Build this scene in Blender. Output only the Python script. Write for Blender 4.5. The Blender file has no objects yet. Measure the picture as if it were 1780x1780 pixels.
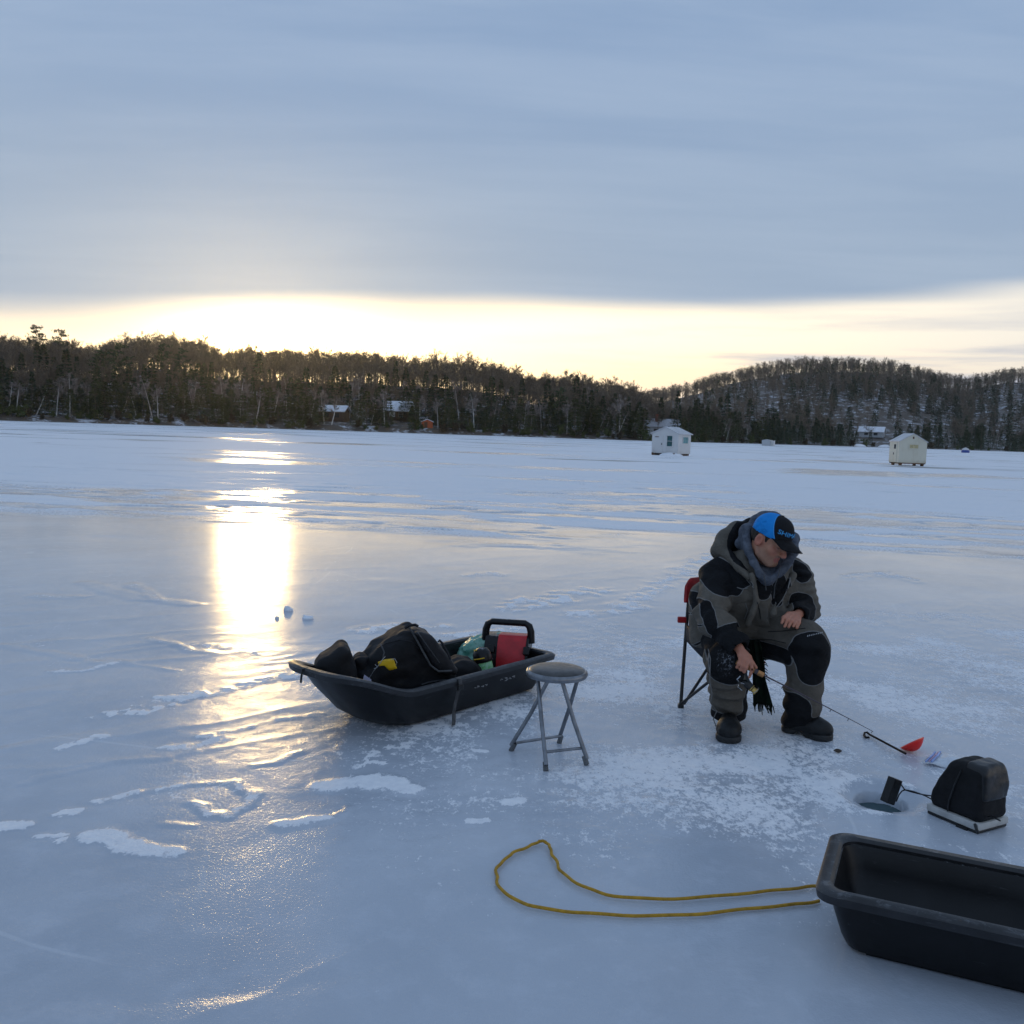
import bpy, bmesh, math, random
import numpy as np
from mathutils import Vector, Matrix
PI = math.pi
R = math.radians
rng = np.random.default_rng(7)
random.seed(7)
scene = bpy.context.scene
COL = scene.collection

# ------------------------------------------------------------------ camera
F_PX, CAM_H, HOR_C, HOR_S = 1650.0, 1.6, 748.5, 0.0335
roll = math.atan(HOR_S)
pitch = math.atan((890 - HOR_C) * math.cos(roll) / F_PX)
_f = np.array([0, math.cos(pitch), -math.sin(pitch)])
_r0 = np.array([1.0, 0, 0])
_u0 = np.array([0, math.sin(pitch), math.cos(pitch)])
_r = math.cos(roll) * _r0 + math.sin(roll) * _u0
_u = -math.sin(roll) * _r0 + math.cos(roll) * _u0
CAM = np.array([0, 0, CAM_H])
cam_data = bpy.data.cameras.new("camera")
cam_data.sensor_width = 36
cam_data.lens = F_PX * 36 / 1780
cam_data.clip_start = 0.05
cam_data.clip_end = 20000
cam = bpy.data.objects.new("camera", cam_data)
COL.objects.link(cam)
M = Matrix.Identity(4)
for i in range(3):
    M[i][0], M[i][1], M[i][2], M[i][3] = _r[i], _u[i], -_f[i], CAM[i]
cam.matrix_world = M
scene.camera = cam

def ray(px, py):
    return _f * F_PX + (px - 890) * _r - (py - 890) * _u
def ground(px, py, z=0.0):
    d = ray(px, py)
    t = (z - CAM_H) / d[2]
    return CAM + d * t
def at(px, py, Y):
    """survey point: where the sight line through a photo pixel reaches depth Y"""
    d = ray(px, py)
    return CAM + d * (Y / d[1])
def hor(px):
    return HOR_C + HOR_S * (px - 890)

# ------------------------------------------------------------------ noise
def _hash(ix, iy, iz, seed):
    h = (ix.astype(np.int64) * 374761393 + iy.astype(np.int64) * 668265263 + iz.astype(np.int64) * 2147483647 + seed * 974711) & 0xFFFFFFFF
    h = ((h ^ (h >> 13)) * 1274126177) & 0xFFFFFFFF
    h = h ^ (h >> 16)
    return (h & 0xFFFF).astype(np.float32) / 65535.0
def noise(x, y, z=None, seed=0):
    x = np.asarray(x, np.float32); y = np.asarray(y, np.float32)
    z = np.zeros_like(x) if z is None else np.asarray(z, np.float32)
    fx, fy, fz = np.floor(x), np.floor(y), np.floor(z)
    tx, ty, tz = x - fx, y - fy, z - fz
    tx = tx * tx * (3 - 2 * tx); ty = ty * ty * (3 - 2 * ty); tz = tz * tz * (3 - 2 * tz)
    ix, iy, iz = fx.astype(np.int64), fy.astype(np.int64), fz.astype(np.int64)
    def c(a, b, d): return _hash(ix + a, iy + b, iz + d, seed)
    a = c(0,0,0) * (1 - tx) + c(1,0,0) * tx
    b = c(0,1,0) * (1 - tx) + c(1,1,0) * tx
    e = c(0,0,1) * (1 - tx) + c(1,0,1) * tx
    g = c(0,1,1) * (1 - tx) + c(1,1,1) * tx
    return ((a * (1 - ty) + b * ty) * (1 - tz) + (e * (1 - ty) + g * ty) * tz) * 2 - 1
def noise2(x, y, seed=0):
    x = np.asarray(x, np.float32); y = np.asarray(y, np.float32)
    fx, fy = np.floor(x), np.floor(y)
    tx, ty = x - fx, y - fy
    tx = tx * tx * (3 - 2 * tx); ty = ty * ty * (3 - 2 * ty)
    ix, iy = fx.astype(np.int64), fy.astype(np.int64)
    z = np.zeros_like(ix)
    a = _hash(ix, iy, z, seed) * (1 - tx) + _hash(ix + 1, iy, z, seed) * tx
    b = _hash(ix, iy + 1, z, seed) * (1 - tx) + _hash(ix + 1, iy + 1, z, seed) * tx
    return (a * (1 - ty) + b * ty) * 2 - 1
def fbm2(x, y, o=4, seed=0):
    s = 0; a = 0.5; f = 1
    for k in range(o):
        s = s + a * noise2(x * f, y * f, seed + k * 17); a *= 0.5; f *= 2.03
    return s
def sstep(a, b, x):
    t = np.clip((x - a) / (b - a), 0, 1)
    return t * t * (3 - 2 * t)

# ------------------------------------------------------------------ object helpers
def tag(o, label=None, cat=None, group=None, kind=None):
    if label: o["label"] = label
    if cat: o["category"] = cat
    if group: o["group"] = group
    if kind: o["kind"] = kind
    return o
def empty(name, loc=(0, 0, 0), rz=0.0, label=None, cat=None, group=None):
    o = bpy.data.objects.new(name, None)
    o.empty_display_size = 0.1
    o.location = Vector(loc); o.rotation_euler = (0, 0, rz)
    COL.objects.link(o)
    return tag(o, label, cat, group)
def link(name, me, mat=None, parent=None, smooth=True):
    o = bpy.data.objects.new(name, me)
    COL.objects.link(o)
    if mat is not None:
        for m in (mat if isinstance(mat, (list, tuple)) else [mat]): me.materials.append(m)
    if parent is not None: o.parent = parent
    if smooth and len(me.polygons):
        me.polygons.foreach_set("use_smooth", np.ones(len(me.polygons), bool))
    return o
def mesh_np(name, V, F):
    """V (n,3), F (m,k) uniform polygons"""
    V = np.ascontiguousarray(V, np.float32); F = np.ascontiguousarray(F, np.int32)
    me = bpy.data.meshes.new(name)
    me.vertices.add(len(V)); me.vertices.foreach_set("co", V.ravel())
    k = F.shape[1]
    me.loops.add(F.size); me.loops.foreach_set("vertex_index", F.ravel())
    me.polygons.add(len(F))
    me.polygons.foreach_set("loop_start", np.arange(0, F.size, k, dtype=np.int32))
    me.polygons.foreach_set("loop_total", np.full(len(F), k, np.int32))
    me.update(calc_edges=True); me.validate()
    return me
def attr(me, name, vals):
    a = me.attributes.new(name, 'FLOAT', 'POINT')
    a.data.foreach_set("value", np.ascontiguousarray(vals, np.float32))

class MB:
    """collects boxes, tubes, lathes in local coordinates; build() links ONE mesh"""
    def __init__(s, off=(0, 0, 0)):
        s.v = []; s.f = []; s.off = np.array(off, float)
    def add(s, V, F):
        n = len(s.v)
        s.v.extend([tuple(np.array(p, float) - s.off) for p in V])
        s.f.extend([tuple(i + n for i in f) for f in F])
    def box(s, c, size, bev=0.0, rot=None):
        bm = bmesh.new(); bmesh.ops.create_cube(bm, size=1)
        for v in bm.verts: v.co = Vector((v.co.x * size[0], v.co.y * size[1], v.co.z * size[2]))
        if bev > 0: bmesh.ops.bevel(bm, geom=bm.edges[:], offset=bev, segments=2, profile=0.6, affect='EDGES')
        if rot is not None: bmesh.ops.transform(bm, matrix=rot.to_4x4(), verts=bm.verts[:])
        bm.verts.index_update()
        s.add([(v.co.x + c[0], v.co.y + c[1], v.co.z + c[2]) for v in bm.verts], [[v.index for v in f.verts] for f in bm.faces])
        bm.free()
    def tube(s, pts, r, n=8, caps=True, closed=False):
        pts = [Vector(p) for p in pts]
        m = len(pts)
        rs = r if isinstance(r, (list, tuple, np.ndarray)) else [r] * m
        up = None; rings = []
        for i in range(m):
            if closed: t = (pts[(i + 1) % m] - pts[i - 1])
            else: t = (pts[min(i + 1, m - 1)] - pts[max(i - 1, 0)])
            t.normalize()
            if up is None:
                up = t.orthogonal().normalized()
            else:
                up = up - t * up.dot(t)
                up = up.normalized() if up.length > 1e-6 else t.orthogonal().normalized()
            b = t.cross(up)
            rings.append([pts[i] + (up * math.cos(2 * PI * k / n) + b * math.sin(2 * PI * k / n)) * rs[i] for k in range(n)])
        V = [p for ring in rings for p in ring]; F = []
        for i in range(m if closed else m - 1):
            j = (i + 1) % m
            for k in range(n):
                F.append([i * n + k, i * n + (k + 1) % n, j * n + (k + 1) % n, j * n + k])
        if caps and not closed:
            F.append(list(range(n))[::-1]); F.append([(m - 1) * n + k for k in range(n)])
        s.add(V, F)
    def lathe(s, prof, n=24, c=(0, 0, 0), M3=None, caps=True):
        V = []; F = []
        for (r, z) in prof:
            for k in range(n):
                a = 2 * PI * k / n
                p = Vector((r * math.cos(a), r * math.sin(a), z))
                if M3 is not None: p = M3 @ p
                V.append(p + Vector(c))
        m = len(prof)
        for i in range(m - 1):
            for k in range(n):
                F.append([i * n + k, i * n + (k + 1) % n, (i + 1) * n + (k + 1) % n, (i + 1) * n + k])
        if caps:
            F.append(list(range(n))[::-1]); F.append([(m - 1) * n + k for k in range(n)])
        s.add(V, F)
    def prism(s, poly, a, b, thick):
        """poly in 2D (u,v), axes a,b vectors, extruded by vector thick, centred on origin vector thick[0]"""
        o, ex = Vector(thick[0]), Vector(thick[1]); a = Vector(a); b = Vector(b); n = len(poly)
        V = [o + a * u + b * v for u, v in poly] + [o + ex + a * u + b * v for u, v in poly]
        F = [list(range(n))[::-1], [n + i for i in range(n)]] + [[i, (i + 1) % n, n + (i + 1) % n, n + i] for i in range(n)]
        s.add(V, F)
    def build(s, name, mat, parent=None, smooth=False, bevel=0.0):
        me = bpy.data.meshes.new(name)
        me.from_pydata(s.v, [], s.f)
        bm = bmesh.new(); bm.from_mesh(me); bmesh.ops.recalc_face_normals(bm, faces=bm.faces[:])
        if bevel > 0:
            ed = [e for e in bm.edges if len(e.link_faces) == 2 and e.calc_face_angle(0) > 0.6]
            bmesh.ops.bevel(bm, geom=ed, offset=bevel, segments=2, affect='EDGES', profile=0.6)
        bm.to_mesh(me); bm.free()
        o = link(name, me, mat, parent, smooth=False)
        if smooth:
            me.polygons.foreach_set("use_smooth", np.ones(len(me.polygons), bool))
            try: me.set_sharp_from_angle(angle=R(40))
            except Exception: pass
        return o

def sheet(name, G, mat, parent=None, thick=0.0, closed_u=False):
    """G (nu,nv,3) grid of points -> quad sheet, optional solidify-by-normal thickness"""
    G = np.asarray(G, float); nu, nv = G.shape[:2]
    idx = np.arange(nu * nv).reshape(nu, nv)
    F = np.stack([idx[:-1, :-1], idx[1:, :-1], idx[1:, 1:], idx[:-1, 1:]], -1).reshape(-1, 4)
    if closed_u:
        F = np.concatenate([F, np.stack([idx[-1, :-1], idx[0, :-1], idx[0, 1:], idx[-1, 1:]], -1).reshape(-1, 4)])
    me = mesh_np(name, G.reshape(-1, 3), F)
    if thick > 0:
        bm = bmesh.new(); bm.from_mesh(me)
        bmesh.ops.recalc_face_normals(bm, faces=bm.faces[:])
        bmesh.ops.solidify(bm, geom=bm.faces[:], thickness=thick)
        bm.to_mesh(me); bm.free()
    return link(name, me, mat, parent)

# ------------------------------------------------------------------ signed-distance modelling
def smin(a, b, k):
    h = np.clip(0.5 + 0.5 * (b - a) / k, 0, 1)
    return b * (1 - h) + a * h - k * h * (1 - h)
def smax(a, b, k): return -smin(-a, -b, k)
def cap(P, a, b, r1, r2=None):
    r2 = r1 if r2 is None else r2
    a = np.asarray(a, np.float32); b = np.asarray(b, np.float32)
    ba = b - a; pa = P - a
    t = np.clip((pa @ ba) / max(float(ba @ ba), 1e-9), 0, 1)
    return np.linalg.norm(pa - t[..., None] * ba, axis=-1) - (r1 + (r2 - r1) * t)
def capt(P, a, b):
    a = np.asarray(a, np.float32); b = np.asarray(b, np.float32)
    ba = b - a
    return ((P - a) @ ba) / float(ba @ ba)
def ell(P, c, rad, M3=None):
    q = P - np.asarray(c, np.float32)
    if M3 is not None: q = q @ np.asarray(M3, np.float32).T      # rows of M3 = local axes
    rad = np.asarray(rad, np.float32)
    k0 = np.linalg.norm(q / rad, axis=-1); k1 = np.linalg.norm(q / (rad * rad), axis=-1)
    return k0 * (k0 - 1) / np.maximum(k1, 1e-6)
def rbox(P, c, half, r, M3=None):
    q = P - np.asarray(c, np.float32)
    if M3 is not None: q = q @ np.asarray(M3, np.float32).T
    q = np.abs(q) - (np.asarray(half, np.float32) - r)
    return np.linalg.norm(np.maximum(q, 0), axis=-1) + np.minimum(q.max(-1), 0) - r
def sdf_mesh(name, fn, lo, hi, h):
    lo = np.asarray(lo, float); hi = np.asarray(hi, float)
    n = np.ceil((hi - lo) / h).astype(int) + 1
    ax = [lo[i] + h * np.arange(n[i]) for i in range(3)]
    D = np.empty(tuple(n), np.float32)
    # evaluate coarse blocks, refine only those near the surface
    B = 12
    for i in range(0, n[0], B):
        for j in range(0, n[1], B):
            c = [ax[0][min(i + B // 2, n[0] - 1)], ax[1][min(j + B // 2, n[1] - 1)]]
            ks = list(range(0, n[2], B))
            C = np.array([[c[0], c[1], ax[2][min(k + B // 2, n[2] - 1)]] for k in ks], np.float32)
            dc = fn(C)
            for k, d0 in zip(ks, dc):
                sl = (slice(i, i + B), slice(j, j + B), slice(k, k + B))
                if abs(d0) > B * h * 1.25:
                    D[sl] = d0
                else:
                    g = np.stack(np.meshgrid(ax[0][sl[0]], ax[1][sl[1]], ax[2][sl[2]], indexing='ij'), -1).astype(np.float32)
                    D[sl] = fn(g.reshape(-1, 3)).reshape(g.shape[:3])
    S = D < 0
    def cs(A, a, b, c): return A[a:A.shape[0] - 1 + a, b:A.shape[1] - 1 + b, c:A.shape[2] - 1 + c]
    cnt = sum(cs(S, a, b, c).astype(np.int8) for a in (0, 1) for b in (0, 1) for c in (0, 1))
    ii = np.argwhere((cnt > 0) & (cnt < 8))
    idx = np.full(cnt.shape, -1, np.int32); idx[tuple(ii.T)] = np.arange(len(ii))
    cor = [(a, b, c) for a in (0, 1) for b in (0, 1) for c in (0, 1)]
    vals = {o: D[ii[:, 0] + o[0], ii[:, 1] + o[1], ii[:, 2] + o[2]] for o in cor}
    acc = np.zeros((len(ii), 3)); w = np.zeros(len(ii))
    for o in cor:
        for d in range(3):
            if o[d] == 0:
                p = list(o); p[d] = 1; p = tuple(p)
                a, b = vals[o], vals[p]
                m = (a < 0) != (b < 0)
                t = np.where(m, a / np.where(m, a - b, 1), 0)
                e = np.array(o, float)[None] + np.zeros((len(ii), 3)); e[:, d] += t
                acc[m] += e[m]; w[m] += 1
    V = lo + h * (ii + acc / w[:, None])
    quads = []
    for d in range(3):
        a_, b_ = [(1, 2), (2, 0), (0, 1)][d]
        s0 = [slice(1, -1)] * 3; s1 = [slice(1, -1)] * 3
        s0[d] = slice(0, D.shape[d] - 1); s1[d] = slice(1, D.shape[d])
        m = S[tuple(s0)] != S[tuple(s1)]
        e = np.argwhere(m)
        off = np.ones(3, int); off[d] = 0
        e = e + off
        fl = S[tuple(e.T)]
        def cell(da, db):
            q = e.copy(); q[:, a_] -= da; q[:, b_] -= db
            return idx[tuple(q.T)]
        q = np.stack([cell(1, 1), cell(0, 1), cell(0, 0), cell(1, 0)], -1)
        q[~fl] = q[~fl][:, ::-1]
        quads.append(q)
    Q = np.concatenate(quads)
    Q = Q[(Q >= 0).all(1)]
    return V.astype(np.float32), Q
def relax(V, Q, it=2, lam=0.5):
    """light Laplacian smoothing to take voxel steps out"""
    n = len(V)
    e = np.concatenate([Q[:, [0, 1]], Q[:, [1, 2]], Q[:, [2, 3]], Q[:, [3, 0]]])
    a = np.concatenate([e[:, 0], e[:, 1]]); b = np.concatenate([e[:, 1], e[:, 0]])
    deg = np.maximum(np.bincount(a, minlength=n), 1)[:, None]
    V = V.astype(float)
    for _ in range(it):
        m = np.stack([np.bincount(a, weights=V[b, i], minlength=n) for i in range(3)], -1) / deg
        V = V + lam * (m - V)
    return V
def solid(name, fn, lo, hi, h, mat, parent=None, origin=(0, 0, 0), attrs=None, it=2):
    V, Q = sdf_mesh(name, fn, lo, hi, h)
    V = relax(V, Q, it)
    me = mesh_np(name, V - np.asarray(origin), Q)
    if attrs:
        for k, f in attrs.items(): attr(me, k, f(V.astype(np.float32)))
    return link(name, me, mat, parent)

# ------------------------------------------------------------------ material helpers
class NT:
    def __init__(s, tree): s.t = tree; s.n = tree.nodes; s.l = tree.links
    def node(s, ty, **kw):
        n = s.n.new(ty)
        for k, v in kw.items(): setattr(n, k, v)
        return n
    def set(s, sock, v):
        if hasattr(v, "is_output") or isinstance(v, bpy.types.NodeSocket): s.l.new(v, sock)
        else:
            if sock.type == 'RGBA' and not isinstance(v, (int, float)) and len(v) == 3: v = (*v, 1)
            sock.default_value = v
    def math(s, op, a, b=None, c=None, clamp=False):
        n = s.node("ShaderNodeMath", operation=op); n.use_clamp = clamp
        for i, v in enumerate((a, b, c)):
            if v is not None: s.set(n.inputs[i], v)
        return n.outputs[0]
    def vmath(s, op, a, b=None):
        n = s.node("ShaderNodeVectorMath", operation=op)
        s.set(n.inputs[0], a)
        if b is not None: s.set(n.inputs[1], b)
        return n.outputs["Value"] if op in ('DOT_PRODUCT', 'LENGTH', 'DISTANCE') else n.outputs[0]
    def mix(s, f, a, b, mode='MIX'):
        n = s.node("ShaderNodeMix", data_type='RGBA', blend_type=mode)
        n.clamp_factor = True
        s.set(n.inputs[0], f); s.set(n.inputs[6], a); s.set(n.inputs[7], b)
        return n.outputs[2]
    def noise(s, vec, scale, detail=4, rough=0.55, dist=0.0):
        n = s.node("ShaderNodeTexNoise")
        if vec is not None: s.set(n.inputs["Vector"], vec)
        n.inputs["Scale"].default_value = scale; n.inputs["Detail"].default_value = detail
        n.inputs["Roughness"].default_value = rough; n.inputs["Distortion"].default_value = dist
        return n.outputs["Fac"]
    def noise_c(s, vec, scale):
        n = s.node("ShaderNodeTexNoise"); s.set(n.inputs["Vector"], vec); n.inputs["Scale"].default_value = scale; n.inputs["Detail"].default_value = 4
        return n.outputs["Color"]
    def ramp(s, f, a, b, smooth=True):
        n = s.node("ShaderNodeMapRange"); n.interpolation_type = 'SMOOTHSTEP' if smooth else 'LINEAR'
        s.set(n.inputs[0], f); s.set(n.inputs[1], a); s.set(n.inputs[2], b)
        return n.outputs[0]
    def mapping(s, vec, scale=(1, 1, 1), rot=(0, 0, 0), loc=(0, 0, 0)):
        n = s.node("ShaderNodeMapping"); s.set(n.inputs[0], vec)
        n.inputs[1].default_value = loc; n.inputs[2].default_value = rot; n.inputs[3].default_value = scale
        return n.outputs[0]
    def attr(s, name):
        n = s.node("ShaderNodeAttribute"); n.attribute_name = name
        return n.outputs["Fac"]
    def bump(s, h, strength=0.5, dist=0.01, normal=None):
        n = s.node("ShaderNodeBump"); s.set(n.inputs["Height"], h)
        s.set(n.inputs["Strength"], strength); n.inputs["Distance"].default_value = dist
        if normal is not None: s.l.new(normal, n.inputs["Normal"])
        return n.outputs[0]
def new_mat(name):
    m = bpy.data.materials.new(name); m.use_nodes = True
    t = NT(m.node_tree); p = t.n["Principled BSDF"]
    return m, t, p
def mat(name, col, rough=0.6, metal=0.0, var=0.15, vscale=8.0, bump=0.0, bscale=60.0, bdist=0.004, spec=0.5, col2=None, sheen=0.0, coat=0.0):
    m, t, p = new_mat(name)
    tc = t.node("ShaderNodeTexCoord").outputs["Object"]
    n1 = t.noise(tc, vscale, 5, 0.6)
    c2 = col2 if col2 is not None else tuple(max(0, c * (1 - 2 * var)) for c in col)
    c1 = col if col2 is not None else tuple(min(1, c * (1 + var)) for c in col)
    t.set(p.inputs["Base Color"], t.mix(t.ramp(n1, 0.3, 0.7), c2, c1))
    rr = t.math('ADD', t.math('MULTIPLY', t.noise(tc, vscale * 2.3, 3), 0.25), rough - 0.125, clamp=True)
    t.set(p.inputs["Roughness"], rr)
    p.inputs["Metallic"].default_value = metal
    p.inputs["Specular IOR Level"].default_value = spec
    if sheen: p.inputs["Sheen Weight"].default_value = sheen
    if coat: p.inputs["Coat Weight"].default_value = coat
    if bump:
        t.set(p.inputs["Normal"], t.bump(t.noise(tc, bscale, 4, 0.6), bump, bdist))
    return m
# ------------------------------------------------------------------ sky, sun
SUN_EL, SUN_AZ = R(6.3), math.atan((440 - 890) / F_PX)
sun_dir = Vector((math.sin(SUN_AZ) * math.cos(SUN_EL), math.cos(SUN_AZ) * math.cos(SUN_EL), math.sin(SUN_EL)))
world = bpy.data.worlds.new("World"); scene.world = world; world.use_nodes = True
w = NT(world.node_tree)
for n in list(w.n): w.n.remove(n)
out = w.node("ShaderNodeOutputWorld"); bg = w.node("ShaderNodeBackground"); w.l.new(bg.outputs[0], out.inputs[0])
sky = w.node("ShaderNodeTexSky"); sky.sky_type = 'NISHITA'; sky.sun_disc = False
sky.sun_elevation = SUN_EL; sky.sun_rotation = SUN_AZ; sky.air_density = 1.0; sky.dust_density = 2.0; sky.ozone_density = 1.0
gen = w.node("ShaderNodeTexCoord").outputs["Generated"]
d = w.vmath('NORMALIZE', gen)
sp = w.node("ShaderNodeSeparateXYZ"); w.set(sp.inputs[0], d)
sx, sy, sz = sp.outputs
# angular closeness to the sun, flattened along the horizon
sd = w.node("ShaderNodeCombineXYZ"); w.set(sd.inputs[0], sx); w.set(sd.inputs[1], sy); w.set(sd.inputs[2], w.math('MULTIPLY', sz, 1.0))
dot = w.vmath('DOT_PRODUCT', d, tuple(sun_dir))
ang = w.math('ARCCOSINE', w.math('MINIMUM', dot, 0.99999))
def gauss(x, s): return w.math('POWER', 2.718, w.math('MULTIPLY', w.math('POWER', w.math('DIVIDE', x, s), 2.0), -1.0))
g_wide, g_mid, g_in = gauss(ang, 0.62), gauss(ang, 0.26), gauss(ang, 0.085)
# cloud deck coordinates: project direction on a flat layer far above
zz = w.math('ADD', w.math('MAXIMUM', sz, 0.0), 0.06)
cu = w.node("ShaderNodeCombineXYZ"); w.set(cu.inputs[0], w.math('DIVIDE', sx, zz)); w.set(cu.inputs[1], w.math('DIVIDE', sy, zz))
deck = cu.outputs[0]
nb = w.noise(w.mapping(deck, (0.22, 0.5, 1), (0, 0, 0.25)), 1.0, 3, 0.5, 0.5)
nf = w.noise(w.mapping(deck, (0.5, 1.7, 1), (0, 0, 0.2)), 1.0, 6, 0.6, 0.3)
azl = w.math('DIVIDE', sx, w.math('MAXIMUM', sy, 0.2))
edge = w.math('ADD', w.math('MULTIPLY_ADD', azl, 0.052, 0.110), w.math('MULTIPLY_ADD', w.ramp(azl, 0.05, -0.5), -0.036, w.math('MULTIPLY', w.math('SUBTRACT', nb, 0.5), 0.03)))
soft = w.math('MULTIPLY_ADD', w.ramp(azl, -0.6, 0.4), -0.050, 0.070)
cov = w.ramp(w.math('DIVIDE', w.math('SUBTRACT', sz, edge), soft), -0.15, 1.0)
# light grey-blue deck
deckcol = w.mix(w.ramp(nf, 0.3, 0.72), (0.262, 0.376, 0.566), (0.345, 0.455, 0.630))
deckcol = w.mix(w.ramp(sz, 0.14, 0.40), w.mix(0.5, deckcol, (0.41, 0.495, 0.59)), deckcol)
glowd = w.math('MULTIPLY', g_mid, w.ramp(sz, 0.34, 0.10))
deckcol = w.mix(w.math('MULTIPLY', glowd, 0.24), deckcol, (0.95, 0.87, 0.70))
# clear strip under the deck
skyc = w.node("ShaderNodeVectorMath", operation='SCALE'); w.set(skyc.inputs[0], sky.outputs[0]); skyc.inputs["Scale"].default_value = 0.10
strip = w.mix(g_wide, (0.95, 0.93, 0.93), w.mix(w.ramp(sz, 0.105, 0.055), (1.9, 1.62, 1.12), (1.75, 1.33, 0.78)))
strip = w.mix(0.22, strip, skyc.outputs[0])
strip = w.mix(g_mid, strip, (2.4, 1.85, 1.05))
strip = w.mix(g_in, strip, (9.0, 6.4, 3.0))
nst = w.noise(w.mapping(d, (3.0, 3.0, 52.0), (0.05, 0.0, 0.0)), 1.0, 5, 0.55, 0.2)
low = w.math('MULTIPLY', w.ramp(azl, -0.12, 0.36), w.ramp(sz, 0.150, 0.06))
stm = w.math('MULTIPLY', w.ramp(nst, 0.44, 0.66), w.math('ADD', 0.10, w.math('MULTIPLY', low, 0.85)))
strip = w.mix(w.math('MULTIPLY', stm, w.math('SUBTRACT', 1.0, g_mid)), strip, (0.50, 0.53, 0.62))
strip = w.mix(w.math('MULTIPLY', w.ramp(sz, 0.075, 0.03), w.math('MULTIPLY', w.ramp(azl, -0.1, 0.25), 0.55)), strip, (0.60, 0.58, 0.66))
skycol = w.mix(cov, strip, deckcol)
w.set(bg.inputs[0], skycol); bg.inputs[1].default_value = 1.0

sun = bpy.data.lights.new("sun", 'SUN'); sun.energy = 0.32; sun.angle = R(3.4); sun.color = (1.0, 0.68, 0.29)
so = bpy.data.objects.new("sun", sun); COL.objects.link(so)
so.rotation_euler = sun_dir.to_track_quat('Z', 'Y').to_euler(); so.location = (-60, 200, 60)
vs = scene.view_settings; vs.view_transform = 'Standard'; vs.look = 'None'; vs.exposure = 0.0; vs.gamma = 1.0
scene.display_settings.display_device = 'sRGB'
scene.cycles.use_denoising = True
scene.cycles.max_bounces = 8
scene.cycles.transparent_max_bounces = 16
scene.cycles.sample_clamp_indirect = 6

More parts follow.
